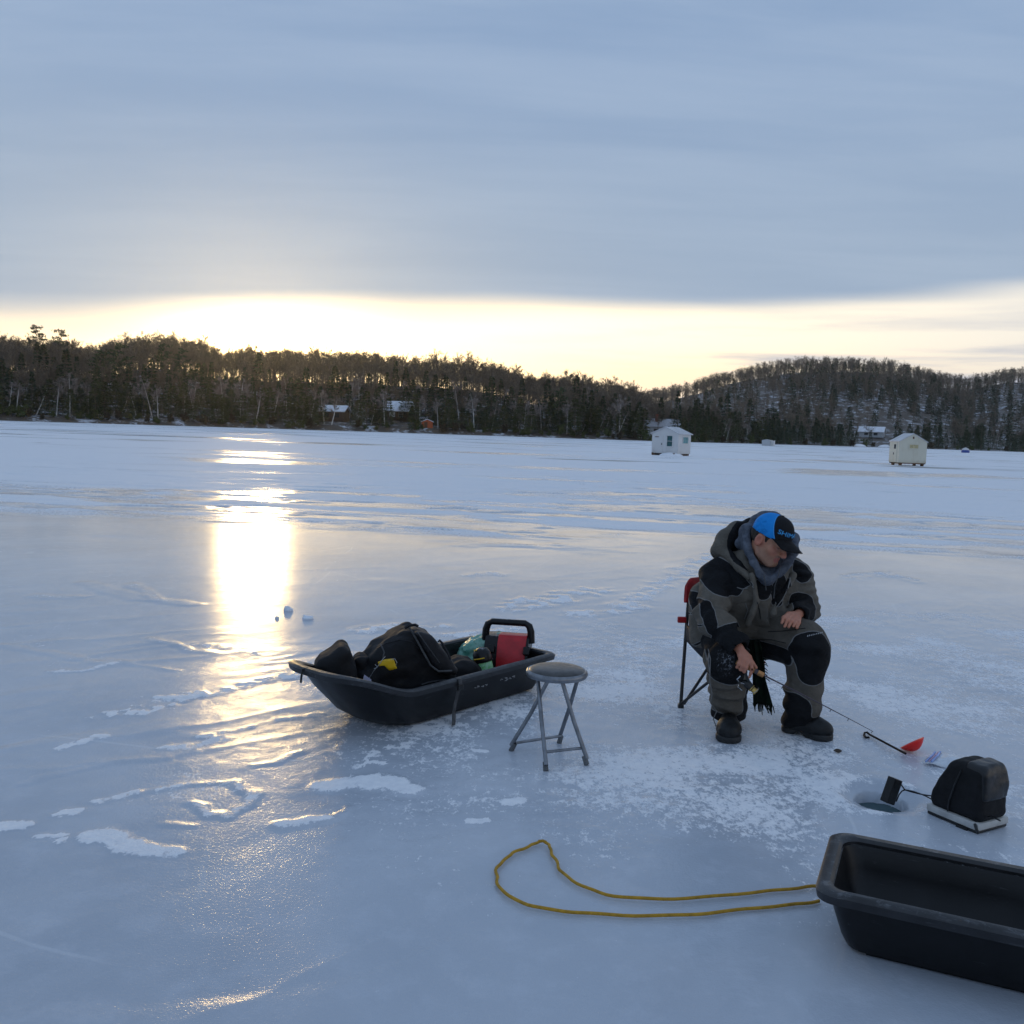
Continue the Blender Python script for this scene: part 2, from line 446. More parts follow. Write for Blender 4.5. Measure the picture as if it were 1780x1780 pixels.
# ------------------------------------------------------------------ lake ice
HAZE = 0.00011
HOLE = ground(1531, 1383); HOLE_R = 0.112
def build_ice():
    ys = np.concatenate([[-300, -120, -40, -12, -3, 0, 0.8, 1.4, 1.8], np.geomspace(2.0, 60, 800), np.geomspace(62, 900, 110)])
    s_in = np.linspace(-1, 1, 860)
    s = np.concatenate([[-6, -5, -4, -3, -2], s_in, [2, 3, 4, 5, 6]])
    Yg, Sg = np.meshgrid(ys, s, indexing='ij')
    hw = 2.2 + 0.62 * np.maximum(Yg, 0)
    X = Sg * hw; Y = Yg.copy()
    for k_, e_ in ((2, .6), (3, 4), (4, 30), (5, 250), (6, 1450)): X = np.where(np.abs(Sg) == k_, np.sign(Sg) * (hw + e_), X)
    fade = sstep(90, 25, Y)
    Z = (0.006 * fbm2(X * 0.9, Y * 0.9, 3, 1) + 0.004 * fbm2(X * 3.1, Y * 3.1, 3, 5)) * (.25 + .75 * sstep(8.5, 5.5, Y))
    snow = np.zeros_like(X)
    # wind drift relief: long low lips running to the upper right, stronger on the left
    ca, sa = math.cos(0.62), math.sin(0.62)
    wx = X + 0.12 * fbm2(X * 1.3, Y * 1.3, 3, 31); wy = Y + 0.12 * fbm2(X * 1.3 + 9, Y * 1.3, 3, 37)
    U, Vv = wx * ca + wy * sa, -wx * sa + wy * ca
    rid = 1 - np.abs(fbm2(U * 0.55, Vv * 2.1, 3, 11)) * 2.6
    zone = sstep(0.1, -0.7, X - 0.08 * Y) * sstep(8.5, 6.0, Y) + 0.25 * sstep(6.5, 9, Y) * sstep(40, 20, Y)
    Z += 0.004 * np.clip(rid, 0, 1) ** 3 * zone
    # wind lips: saw-tooth profile (gentle rise, abrupt edge)
    ph = Vv * 1.55 + 1.2 * fbm2(U * 0.35, Vv * 0.7, 3, 21)
    saw = ph - np.floor(ph)
    lip = sstep(0.0, 0.85, saw) * (1 - sstep(0.88, 1.0, saw)) * np.clip(fbm2(U * 0.45, Vv * 1.0, 2, 91) * 2.2 + 0.25, 0, 1)
    Z += 0.0040 * lip * zone * sstep(8.5, 6.5, Y)
    # strokes surveyed on the photograph: (pixels, half width m, height m, snow, crumble)
    ST = [
     ([(330,1395),(365,1418),(405,1416),(437,1396),(440,1376),(408,1366)], .035, .040, .55, .2),
     ([(575,1364),(612,1356),(640,1355),(672,1364),(700,1372)], .085, .045, 1, .25),
     ([(150,1452),(185,1448),(230,1470),(290,1482)], .06, .035, 1, .25),
     ([(75,1462),(92,1458)], .06, .03, .9, .7), ([(0,1442),(28,1434)], .05, .03, 1, .2),
     ([(285,1302),(330,1296),(392,1282)], .045, .028, .85, .5), ([(350,1282),(430,1264),(480,1252),(560,1240)], .04, .03, .7, .9),
     ([(190,1246),(240,1238),(280,1226),(350,1206),(440,1188),(545,1172)], .10, .030, .75, 1.0),
     ([(275,1212),(330,1214),(345,1210)], .05, .035, 1, .2),
     ([(440,1332),(482,1326),(528,1306)], .03, .035, .35, .2),
     ([(265,1112),(300,1118),(330,1130),(372,1136)], .05, .030, .3, .2), ([(335,1122),(400,1130),(455,1140)], .10, .022, .5, .8),
     ([(85,1168),(130,1168),(165,1163),(198,1154)], .035, .030, .8, .4), ([(0,1120),(90,1135),(172,1152)], .07, .026, .0, .1),
     ([(190,1146),(240,1156),(305,1166)], .035, .024, .2, .2),
     ([(175,1394),(215,1386),(240,1380)], .04, .026, .8, .4), ([(240,1380),(300,1368),(345,1362),(410,1360)], .028, .03, .5, .4),
     ([(40,1360),(110,1345),(200,1325),(290,1318)], .03, .022, .1, .3),
     ([(480,1436),(545,1430),(585,1420),(606,1406)], .03, .030, .2, .1), ([(500,1434),(556,1424)], .045, .03, .9, .1),
     ([(110,1300),(140,1294),(172,1285)], .055, .026, .9, .5), ([(285,1432),(330,1436)], .025, .024, .2, .1),
     ([(110,1412),(135,1412)], .04, .024, .8, .6),
     ([(828,1306),(846,1308)], .035, .02, 1, .2), ([(650,1325),(664,1327)], .025, .015, .9, .2), ([(880,1396),(905,1392)], .03, .018, 1, .2), ([(815,1428),(842,1427)], .03, .015, .9, .2),
     ([(905,1056),(960,1041),(1032,1026)], .26, .045, .75, 1.0), ([(1008,1072),(1060,1066),(1105,1056)], .16, .035, .8, 1.0),
     ([(1090,1050),(1130,1030),(1170,1008),(1215,980),(1250,955)], .22, .03, .55, 1.0),
     ([(800,1105),(840,1098),(880,1092)], .14, .03, .7, 1.0), ([(640,1098),(690,1090),(760,1092)], .16, .03, .7, 1.0),
     ([(1335,934),(1400,936),(1440,926)], .22, .05, .6, .8), ([(1560,935),(1600,934)], .2, .04, .5, .8), ([(1470,1003),(1530,996),(1590,1010)], .18, .045, .5, .8),
     ([(700,852),(760,850),(800,846),(890,836)], .55, .10, .45, .9), ([(820,870),(930,866),(1010,862)], .5, .08, .35, 1.0), ([(1070,870),(1150,860),(1230,872)], .6, .08, .35, 1.0),
     ([(600,905),(700,918),(800,925)], .25, .05, .3, .9), ([(520,905),(600,912)], .35, .05, .1, .9),
     ([(700,1270),(760,1256),(800,1235)], .14, .006, .8, 1.0), ([(640,1330),(700,1300),(740,1280)], .10, .006, .6, 1.0),
     ([(150,1015),(250,1040),(330,1050)], .12, .03, .2, .3), ([(60,1035),(140,1040)], .1, .03, .3, .3), ([(230,1015),(275,1043)], .08, .03, .3, .2),
     ([(820,1000),(850,996),(878,1000)], .12, .02, .5, .5),
    ]
    for pts, hwid, hgt, sn, cr in ST:
        P = [ground(*p)[:2] for p in pts]
        lo = np.min(P, 0) - 3 * hwid - .1; hi = np.max(P, 0) + 3 * hwid + .1
        m = (X > lo[0]) & (X < hi[0]) & (Y > lo[1]) & (Y < hi[1])
        x, y = X[m], Y[m]
        f = 0.35 / max(hwid, .02)
        jx = hwid * 1.1 * fbm2(x * f, y * f, 5, 41); jy = hwid * 1.1 * fbm2(x * f + 7, y * f, 5, 43)
        xx, yy = x + jx, y + jy
        dd = np.full(x.shape, 1e9)
        for a, b in zip(P[:-1], P[1:]):
            a = np.array(a); b = np.array(b); ba = b - a
            t = np.clip(((xx - a[0]) * ba[0] + (yy - a[1]) * ba[1]) / (ba @ ba), 0, 1)
            dd = np.minimum(dd, np.hypot(xx - a[0] - t * ba[0], yy - a[1] - t * ba[1]))
        k = sstep(1.25, 0.45, dd / hwid)
        g = 0.10 / max(hwid, .05)
        fr = min(26.0, 2.4 / hwid)
        cn = np.clip(0.5 + 1.3 * fbm2(x * fr, y * fr, 3, 53), 0, 1.2)
        body = (1 - cr) + cr * cn
        Z[m] += hgt * k * body * 0.15
        k2 = sstep(1.5, .15, dd / hwid)
        snow[m] = np.maximum(snow[m], min(1, sn * 1.05) * k2 * ((1 - cr) + cr * sstep(.30, .75, cn)))
    # crusted pebbly snow around the angler and to the right
    gx = ground(1330, 1230)
    crust = sstep(3.2, 1.0, np.hypot((X - 1.35) * 0.75, (Y - 5.6) * 0.85)) * 0.9
    crust = np.maximum(crust, sstep(0.9, 2.6, X - 0.05 * Y) * sstep(10.5, 8.0, Y) * 0.8)
    p2 = fbm2(X * 2.6, Y * 2.6, 4, 67); p1 = fbm2(X * 15, Y * 15, 2, 61)
    dens = np.clip(.62 + .80 * p2, 0, 1) * crust
    Z += 0.004 * dens * sstep(-.1, .4, p1)
    snow = np.maximum(snow, 0.68 * dens)
    # scattered crumbs on bare ice
    cr2 = np.clip(fbm2(X * 1.5, Y * 1.5, 3, 73) * 1.5 + .02, 0, 1) * sstep(9, 6, Y)
    snow = np.maximum(snow, 0.38 * cr2)
    # broken tracks and windrows in the middle distance
    bandw = sstep(12.6, 17.5, Y + 0.10 * X + 2.6 * fbm2(X * .35, Y * .55, 4, 77)) * sstep(60, 30, Y)
    tr = fbm2(X * 0.30 + 0.15 * Y, Y * 1.25 + 0.22 * X, 4, 79)
    Z += bandw * 0.032 * np.clip(tr, -.3, .6)
    tr2 = fbm2(X * 0.9, Y * 1.6, 4, 83)
    Z += bandw * 0.022 * sstep(0.05, 0.4, tr2)
    snow = np.maximum(snow, bandw * (0.25 + 0.6 * sstep(-0.1, 0.25, tr + 0.3 * tr2)))
    # hole drilled through the ice, with a worn slushy lip
    rr = np.hypot(X - HOLE[0], Y - HOLE[1]) + 0.012 * fbm2(X * 14, Y * 14, 2, 87)
    Z = np.where(rr < 0.5, Z * sstep(0.12, 0.5, rr), Z)
    Z -= 0.03 * sstep(0.22, HOLE_R, rr)
    Z = np.where(rr < HOLE_R, -0.03 - 0.30 * sstep(HOLE_R, HOLE_R - 0.03, rr), Z)
    ring = sstep(.12, .17, rr) * sstep(.36, .20, rr) * np.clip(.45 + fbm2(X * 9, Y * 9, 3, 97), 0, 1)
    snow = np.maximum(snow * sstep(HOLE_R, 0.2, rr), .62 * ring); Z += .005 * ring
    Z *= fade
    nu, nv = X.shape
    idx = np.arange(nu * nv).reshape(nu, nv)
    F = np.stack([idx[:-1, :-1], idx[:-1, 1:], idx[1:, 1:], idx[1:, :-1]], -1).reshape(-1, 4)
    me = mesh_np("lake_ice", np.stack([X, Y, Z], -1).reshape(-1, 3), F)
    attr(me, "snow", snow.ravel())
    m, t, p = new_mat("lake_ice")
    tc = t.node("ShaderNodeTexCoord").outputs["Object"]
    geo = t.node("ShaderNodeSeparateXYZ"); t.set(geo.inputs[0], tc)
    gy = geo.outputs[1]
    sn = t.attr("snow")
    far = t.ramp(gy, 18.0, 60.0)
    # snow film: big soft areas far out, little close by
    nA = t.noise(t.mapping(tc, (0.05, 0.11, 1), (0, 0, 0.2)), 1.0, 6, 0.62, 0.4)
    nB = t.noise(t.mapping(tc, (0.9, 1.4, 1)), 1.0, 6, 0.65)
    nC = t.noise(tc, 24.0, 4, 0.65)
    film = t.ramp(t.math('ADD', nA, t.math('MULTIPLY', far, 0.10)), 0.40, 0.62)
    film = t.math('MULTIPLY', t.math('MULTIPLY_ADD', film, 0.75, t.math('MULTIPLY', t.ramp(gy, 13.0, 30.0), 0.25)), t.math('MULTIPLY_ADD', t.math('MULTIPLY', t.ramp(gy, 13.0, 26.0), t.math('MULTIPLY_ADD', t.ramp(gy, 30.0, 90.0), -.22, 1.0)), 0.86, 0.08))
    patch = t.math('MULTIPLY', t.ramp(t.math('ADD', t.math('MULTIPLY', nB, 0.7), t.math('MULTIPLY', nC, 0.3)), 0.54, 0.66), 0.35)
    dens = t.math('MAXIMUM', t.math('MAXIMUM', sn, film), t.math('MULTIPLY', patch, .8))
    grain = t.math('ADD', t.math('MULTIPLY', t.noise(t.mapping(tc, (1, .7, 1)), 22.0, 5, .7, .3), .6), t.math('MULTIPLY', t.noise(t.mapping(tc, (1, .6, 1)), 70.0, 4, .7), .4))
    thr = t.math('MULTIPLY_ADD', dens, -.50, .715)
    s_all = t.ramp(t.math('SUBTRACT', grain, thr), -.045, .075)
    # bare dark patches far out, grass-thin meltwater stains
    nD = t.noise(t.mapping(tc, (0.035, 0.12, 1), (0, 0, 0.1)), 1.0, 6, 0.6, 0.6)
    dark = t.math('MULTIPLY', t.ramp(nD, 0.60, 0.66), t.math('MULTIPLY', t.ramp(gy, 26.0, 60.0), .75))
    ice = t.mix(t.ramp(t.noise(t.mapping(tc, (0.6, 0.6, 1)), 1.0, 5, 0.6, 0.5), 0.35, 0.65), (0.425, 0.47, 0.535), (0.515, 0.555, 0.615))
    ice = t.mix(t.math('MULTIPLY', t.ramp(t.noise(tc, 6.0, 6, 0.7), 0.45, 0.7), 0.35), ice, (0.60, 0.64, 0.71))
    vo = t.node("ShaderNodeTexVoronoi"); vo.feature = 'DISTANCE_TO_EDGE'; vo.inputs["Scale"].default_value = .55
    t.set(vo.inputs["Vector"], t.vmath('ADD', tc, t.vmath('MULTIPLY', t.noise_c(tc, 1.3), (.12, .12, 0))))
    crk = t.math('MULTIPLY', t.ramp(vo.outputs["Distance"], .006, .0015), t.math('MULTIPLY', t.ramp(t.noise(tc, .8, 2), .48, .62), .28))
    ice = t.mix(crk, ice, (.78, .81, .85))
    snc = t.mix(t.ramp(nC, 0.3, 0.7), (0.80, 0.82, 0.86), (0.90, 0.91, 0.93))
    c = t.mix(s_all, ice, snc)
    c = t.mix(dark, c, (0.20, 0.17, 0.13))
    t.set(p.inputs["Base Color"], c)
    rIce = t.math('MULTIPLY_ADD', t.noise(tc, 2.0, 3), 0.05, 0.155)
    rg = t.math('MULTIPLY_ADD', s_all, 0.50, t.math('ADD', rIce, t.math('MULTIPLY_ADD', t.noise(t.mapping(tc, (.4, .25, 1)), 1.0, 4), .10, -.05)))
    t.set(p.inputs["Roughness"], rg)
    p.inputs["IOR"].default_value = 1.31
    t.set(p.inputs["Specular IOR Level"], t.math("MULTIPLY_ADD", s_all, -0.22, 0.55))
    near = t.ramp(gy, 8.0, 5.0)
    b1 = t.bump(t.noise(tc, 150.0, 2, 0.6), t.math('MULTIPLY_ADD', near, 0.16, 0.012), 0.004)
    b1 = t.bump(t.noise(tc, 62.0, 3, .7), t.math('MULTIPLY', near, .24), .006, b1)
    b2 = t.bump(t.noise(tc, 38.0, 4, 0.65), t.math('MULTIPLY_ADD', s_all, 0.55, 0.025), 0.010, b1)
    b3 = t.bump(t.noise(t.mapping(tc, (1.2, 3.2, 1), (0, 0, -0.12)), 1.0, 5, 0.6), t.math('MULTIPLY', t.ramp(gy, 14, 24), 0.18), 0.06, b2)
    t.set(p.inputs["Normal"], b3)
    o = link("lake_ice", me, m)
    tag(o, kind="structure")
    return o, X, Y, Z
ICE, IX, IY, IZ = build_ice()
_iy = IY[:, 0]
def ice_z(x, y):
    i = int(np.clip(np.searchsorted(_iy, y), 1, len(_iy) - 1))
    j = int(np.argmin(np.abs(IX[i] - x)))
    return float(IZ[i, j])
# dark water standing in the hole
mw, t, p = new_mat("hole_water")
p.inputs["Base Color"].default_value = (0.035, 0.075, 0.085, 1); p.inputs["Roughness"].default_value = 0.04; p.inputs["IOR"].default_value = 1.33
tc = t.node("ShaderNodeTexCoord").outputs["Object"]
t.set(p.inputs["Normal"], t.bump(t.noise(tc, 30, 2), 0.1, 0.003))
mb = MB(); n = 32
mb.add([(HOLE[0] + 0.16 * math.cos(2*PI*k/n), HOLE[1] + 0.16 * math.sin(2*PI*k/n), -0.075) for k in range(n)], [list(range(n))])
tag(mb.build("hole_water", mw), kind="structure")

# ------------------------------------------------------------------ hills beyond the ice
SH = np.array([(-1400,150),(-800,185),(0,215),(600,255),(1050,262),(1180,268),(1300,300),(1500,338),(1780,348),(2600,360),(3600,340)], float)
TOPN = np.array([(-1400,560),(-800,570),(-300,580),(0,588),(60,590),(150,600),(200,592),(250,580),(300,582),(340,588),(370,599),(430,600),(470,604),(500,600),(560,607),(620,605),(680,608),(740,612),(800,618),(850,625),(900,640),(985,645),(1050,654),(1100,668),(1130,690),(1200,722),(1300,745),(1400,770),(3600,860)], float)
TOPF = np.array([(-1400,700),(900,700),(1050,690),(1140,670),(1200,656),(1250,641),(1300,629),(1350,621),(1400,617),(1450,619),(1500,619),(1540,623),(1580,632),(1620,643),(1660,648),(1700,643),(1740,636),(1780,637),(2200,640),(3600,640)], float)
def shore(px): return np.interp(px, SH[:, 0], SH[:, 1])
def px_of(x, y): return 890 + F_PX * np.asarray(x) / np.maximum(np.asarray(y), 1.0)
RIDGE = 85.0
def terrain(x, y):
    px = px_of(x, y); r = np.asarray(y, float)          # depth along the view axis
    s = shore(px)
    hn = np.maximum((hor(px) - (np.interp(px, TOPN[:, 0], TOPN[:, 1]) + 62)) / F_PX * (s + RIDGE) + 1.6, 1.2)
    u = (r - s) / RIDGE
    zn = hn * (0.10 * sstep(0.0, .05, u) + 0.90 * sstep(0.03, 1.0, u)) * (1 - 0.75 * sstep(1.2, 3.2, u))
    hf = np.maximum((hor(px) - (np.interp(px, TOPF[:, 0], TOPF[:, 1]) + 31)) / F_PX * 720 + 1.6, 4)
    zf = hf * (0.42 * sstep(380, 560, r) + 0.58 * sstep(470, 730, r)) * (1 - .6 * sstep(760, 1150, r))
    z = np.maximum(zn, zf) + np.minimum(zn, zf) * 0.25
    z = z + 1.1 * fbm2(np.asarray(x) * .05, r * .05, 3, 101) * sstep(0.02, .2, u)
    return np.where(r < s, -0.6 + 0.6 * sstep(s - 4, s, r), z) - 0.05
def build_hills():
    pxs = np.concatenate([np.linspace(-1400, -100, 90), np.linspace(-90, 1900, 420), np.linspace(1915, 3600, 110)])
    us = np.concatenate([[-6, -3, -1, 0, .6, 1.4, 2.5, 4], np.linspace(6, 110, 60), np.geomspace(114, 900, 90)])
    PX, Uu = np.meshgrid(pxs, us, indexing='ij')
    Yy = shore(PX) + Uu + (2.0 * fbm2(PX * .02, PX * 0 + 3, 3, 5)) * sstep(12, 0, np.abs(Uu))
    Xx = (PX - 890) / F_PX * Yy
    Zz = terrain(Xx, Yy)
    nu, nv = PX.shape; idx = np.arange(nu * nv).reshape(nu, nv)
    F = np.stack([idx[:-1, :-1], idx[1:, :-1], idx[1:, 1:], idx[:-1, 1:]], -1).reshape(-1, 4)
    me = mesh_np("hillside", np.stack([Xx, Yy, Zz], -1).reshape(-1, 3), F)
    m, t, p = new_mat("hill_snow")
    tc = t.node("ShaderNodeTexCoord").outputs["Object"]
    n1 = t.noise(tc, 0.22, 6, 0.68, 0.3); n2 = t.noise(tc, 1.1, 4, 0.6)
    f = t.ramp(t.math('ADD', t.math('MULTIPLY', n1, 0.75), t.math('MULTIPLY', n2, 0.25)), 0.36, 0.50)
    t.set(p.inputs["Base Color"], t.mix(f, (0.66, 0.70, 0.78), (0.10, 0.08, 0.062)))
    p.inputs["Roughness"].default_value = 0.8
    t.set(p.inputs["Normal"], t.bump(n2, 0.6, 0.4))
    tag(link("hillside", me, m), kind="structure")
build_hills()

# ------------------------------------------------------------------ thin haze, added for the golden glow around the sun
m = bpy.data.materials.new("haze"); m.use_nodes = True
t = NT(m.node_tree); t.n.clear()
o_ = t.node("ShaderNodeOutputMaterial"); pv = t.node("ShaderNodeVolumePrincipled")
pv.inputs["Color"].default_value = (.92, .93, .95, 1); pv.inputs["Density"].default_value = HAZE; pv.inputs["Anisotropy"].default_value = .88
t.l.new(pv.outputs[0], o_.inputs["Volume"])
mb = MB(); mb.box((100, 480, 45), (4400, 1700, 94)); hz = mb.build("haze", m); tag(hz, "thin evening haze over the lake and hills", "haze", kind="stuff")
# ------------------------------------------------------------------ trees
def bark_mat(name, c1, c2, sc):
    m, t, p = new_mat(name)
    tc = t.node("ShaderNodeTexCoord").outputs["Object"]
    t.set(p.inputs["Base Color"], t.mix(t.ramp(t.noise(t.mapping(tc, (1, 1, .35)), sc, 4, .6), .4, .6), c1, c2))
    p.inputs["Roughness"].default_value = 0.85
    return m
def leaf_mat(name, c1, c2, c3):
    m, t, p = new_mat(name)
    tc = t.node("ShaderNodeTexCoord").outputs["Object"]
    info = t.node("ShaderNodeObjectInfo").outputs["Random"]
    c = t.mix(t.ramp(t.noise(tc, 1.1, 3, .6), .35, .65), c1, c2)
    c = t.mix(t.math('MULTIPLY', info, 0.6), c, c3)
    t.set(p.inputs["Base Color"], c); p.inputs["Roughness"].default_value = 0.7
    return m
M_BARK = bark_mat("dark_bark", (0.10, 0.078, 0.060), (0.20, 0.16, 0.13), 3.0)
M_TWIG = bark_mat("bare_twigs", (0.125, 0.100, 0.074), (0.205, 0.165, 0.122), 1.0)
M_BIRCH = bark_mat("birch_bark", (0.66, 0.64, 0.62), (0.42, 0.40, 0.38), 1.6)
M_BTWIG = bark_mat("birch_twigs", (0.20, 0.165, 0.145), (0.30, 0.26, 0.24), 1.0)
M_CON = leaf_mat("conifer_needles", (0.016, 0.040, 0.016), (0.036, 0.072, 0.024), (0.044, 0.072, 0.020))
M_CED = leaf_mat("cedar_foliage", (0.034, 0.056, 0.012), (0.066, 0.094, 0.020), (0.082, 0.092, 0.022))
M_SHRUB = leaf_mat("shore_shrub_foliage", (0.030, 0.028, 0.014), (0.055, 0.045, 0.022), (0.075, 0.050, 0.022))

class TB:
    def __init__(s): s.V = []; s.F = []; s.n = 0
    def tri(s, a, b, c):
        s.V += [a, b, c]; s.F.append((s.n, s.n + 1, s.n + 2)); s.n += 3
    def limb(s, p, q, r0, r1, k=4):
        d = q - p; L = np.linalg.norm(d); d = d / max(L, 1e-6)
        u = np.cross(d, [0.3, 0.2, 0.9] if abs(d[2]) < .9 else [1, 0, 0]); u /= np.linalg.norm(u); v = np.cross(d, u)
        a = s.n
        for i in range(k):
            c_, s_ = math.cos(2 * PI * i / k), math.sin(2 * PI * i / k)
            s.V.append(p + (u * c_ + v * s_) * r0); s.V.append(q + (u * c_ + v * s_) * r1)
        s.n += 2 * k
        for i in range(k):
            j = (i + 1) % k
            s.F.append((a + 2 * i, a + 2 * j, a + 2 * j + 1)); s.F.append((a + 2 * i, a + 2 * j + 1, a + 2 * i + 1))
    def arr(s): return np.array(s.V, np.float32).reshape(-1, 3), np.array(s.F, np.int32).reshape(-1, 3)
def rv(g, s=1.0): return g.normal(0, s, 3)
def unit(v): return v / max(np.linalg.norm(v), 1e-9)

def bare_tree(g, H=13.0, spread=0.30, lean=0.05, fork=0.35, twigs=1.0, r0=0.15, ups=0.9, far=False):
    """returns trunk mesh arrays and crown (branches + twigs) arrays"""
    T, C = TB(), TB()
    p = np.array([0., 0., -0.5]); d = unit(np.array([g.normal(0, lean), g.normal(0, lean), 1.0]))
    seg = 5; pts = [p]
    for i in range(seg):
        d = unit(d + rv(g, 0.05) + np.array([0, 0, .05])); p = p + d * H * 0.86 / seg; pts.append(p)
    rad = [r0 * (1 - 0.82 * i / seg) for i in range(seg + 1)]
    for i in range(seg): T.limb(pts[i], pts[i + 1], rad[i], rad[i + 1], 3 if far else 5)
    def grow(p, d, L, r, lv):
        n = 1 if lv == 0 else 2 if lv > 1 else 3
        q0 = p
        for i in range(n):
            d = unit(d + rv(g, 0.16) + np.array([0, 0, 0.10 * ups])); q = q0 + d * L / n
            if lv == 0:
                # a twig: two thin crossed blades
                for _k in range(7):
                    e_ = unit(d + rv(g, .55)); wv = unit(np.cross(e_, rv(g))) * (.026 if far else .020)
                    C.tri(q0 - wv, q0 + wv, q0 + e_ * L * .9)
            else:
                C.limb(q0, q, r * (1 - .5 * i / n), r * (1 - .5 * (i + 1) / n), 3)
            m = {3: 3, 2: 2.2, 1: 2.6, 0: 0}[lv]
            if lv >= 1:
                k = int(g.poisson(m * twigs * (0.6 if far else 1)))
                for _ in range(k):
                    t = g.uniform(.1, 1); b = q0 + (q - q0) * t
                    dd = unit(d * 0.75 + unit(rv(g)) * 0.85 + np.array([0, 0, .25 * ups]))
                    grow(b, dd, L * g.uniform(.42, .65), max(r * .5, .012), lv - 1)
            q0 = q
    nb = int(H * (1.5 if far else 1.15))
    for i in range(nb):
        t = fork + (1 - fork) * (i + g.uniform(0, 1)) / nb
        k = min(int(t * seg), seg - 1); b = pts[k] + (pts[k + 1] - pts[k]) * (t * seg - k)
        az = g.uniform(0, 2 * PI); el = g.uniform(.35, .95)
        dd = np.array([math.cos(az) * math.cos(el), math.sin(az) * math.cos(el), math.sin(el)])
        L = H * spread * (1.15 - 0.65 * (t - fork) / (1 - fork)) * g.uniform(.7, 1.15)
        grow(b, dd, L, max(r0 * .34 * (1.1 - t), .022), 1 if far else 2)
    return T.arr(), C.arr()

def conifer(g, H=11.0, Rb=0.24, base=0.05, pw=0.9, gap=0.0, n=1500, droop=-0.15, leaf=0.42, irregular=0.25):
    T, C = TB(), TB()
    T.limb(np.array([0, 0, -.5]), np.array([0, 0, H * .97]), 0.13 * H / 11, 0.02, 5)
    nw = int(H * 2.6)
    per = max(2, n // nw)
    lob = [g.uniform(1 - irregular, 1 + irregular) for _ in range(9)]
    for i in range(nw):
        t = base + (1 - base) * (i + g.uniform(0, 1)) / nw
        if g.uniform() < gap: continue
        rr = H * Rb * ((1 - t) / (1 - base)) ** pw * g.uniform(.75, 1.15) + 0.10
        for k in range(per):
            az = g.uniform(0, 2 * PI); l = lob[int(az / (2 * PI) * 8.99)]
            f = g.uniform(0.15, 1) ** 0.6 * rr * l
            z = t * H + droop * f + g.normal(0, .12)
            c = np.array([math.cos(az) * f, math.sin(az) * f, z])
            o = np.array([math.cos(az), math.sin(az), droop * 1.2])
            sidev = np.array([-math.sin(az), math.cos(az), g.normal(0, .4)])
            s = leaf * g.uniform(.6, 1.3)
            C.tri(c - sidev * s * .42, c + sidev * s * .42, c + o * s + rv(g, .06))
    return T.arr(), C.arr()
def pine(g, H=15.0):
    T, C = TB(), TB()
    T.limb(np.array([0, 0, -.5]), np.array([g.normal(0, .2), 0, H * .98]), 0.2, 0.04, 6)
    nb = 26
    for i in range(nb):
        t = .38 + .60 * i / nb; az = g.uniform(0, 2 * PI)
        L = H * .21 * (1.15 - t) / .7 * g.uniform(.6, 1.3) + .5
        a = np.array([0, 0, t * H]); o = np.array([math.cos(az), math.sin(az), g.uniform(.02, .3)])
        b = a + o * L; C.limb(a, b, .05, .02, 3)
        for k in range(42):
            c = a + o * L * g.uniform(.35, 1.08) + rv(g, .32) * np.array([1, 1, .5])
            s = .42 * g.uniform(.6, 1.3); v = unit(rv(g)); u = unit(np.cross(v, rv(g)))
            C.tri(c - u * s * .4, c + u * s * .4, c + v * s)
    return T.arr(), C.arr()
def bushy(g, H=5.0, Wd=0.42, n=900, leaf=.36):
    T, C = TB(), TB()
    for k in range(3):
        T.limb(np.array([g.normal(0, .15), g.normal(0, .15), -.4]), np.array([g.normal(0, .4), g.normal(0, .4), H * .8]), .07, .02, 4)
    cl = [(g.normal(0, H * Wd * .38), g.normal(0, H * Wd * .38), H * g.uniform(.14, .82)) for _ in range(14)]
    for k in range(n):
        c0 = np.array(cl[int(g.integers(len(cl)))]); rad = H * .17 * (1.35 - c0[2] / H)
        c = c0 + unit(rv(g)) * rad * g.uniform(.3, 1) ** .5
        s = leaf * g.uniform(.6, 1.3); v = unit(rv(g) + np.array([0, 0, .5])); u = unit(np.cross(v, rv(g)))
        C.tri(c - u * s * .42, c + u * s * .42, c + v * s)
    return T.arr(), C.arr()

def proto_mesh(kind, arrs, tm, cm):
    (tv, tf), (cv, cf) = arrs
    a = mesh_np(kind + "_trunk", tv, tf); a.materials.append(tm)
    b = mesh_np(kind + "_crown", cv, cf); b.materials.append(cm)
    for me in (a,): me.polygons.foreach_set("use_smooth", np.ones(len(me.polygons), bool))
    return a, b
g = np.random.default_rng(11)
P_BARE = [proto_mesh("bare_tree", bare_tree(g, 13 * s, sp, .04, fk, 1.0, .16), M_BARK, M_TWIG) for s, sp, fk in [(1, .26, .40), (.95, .30, .34), (1.05, .24, .48), (.9, .32, .36), (1, .27, .30), (1.08, .25, .52)]]
P_BIRCH = [proto_mesh("birch_tree", bare_tree(g, 11 * s, .24, ln,   .42, .9, .20), M_BIRCH, M_BTWIG) for s, ln in [(1, .06), (.9, .12), (1.1, .05), (.95, .2)]]
P_CON = [proto_mesh("conifer_tree", conifer(g, H, rb, .06, pw, gp, 1500), M_BARK, M_CON) for H, rb, pw, gp in [(11, .20, .85, 0), (12, .17, .95, .05), (10, .24, .75, 0), (13, .19, .8, .08)]]
P_CED = [proto_mesh("cedar_tree", conifer(g, H, rb, .02, pw, 0, 1500, .12, .40, .35), M_BARK, M_CED) for H, rb, pw in [(8, .24, .55), (9, .20, .6), (7, .28, .5), (8.5, .26, .65)]]
P_PINE = [proto_mesh("pine_tree", pine(g, 15), M_BARK, M_CON) for _ in range(3)]
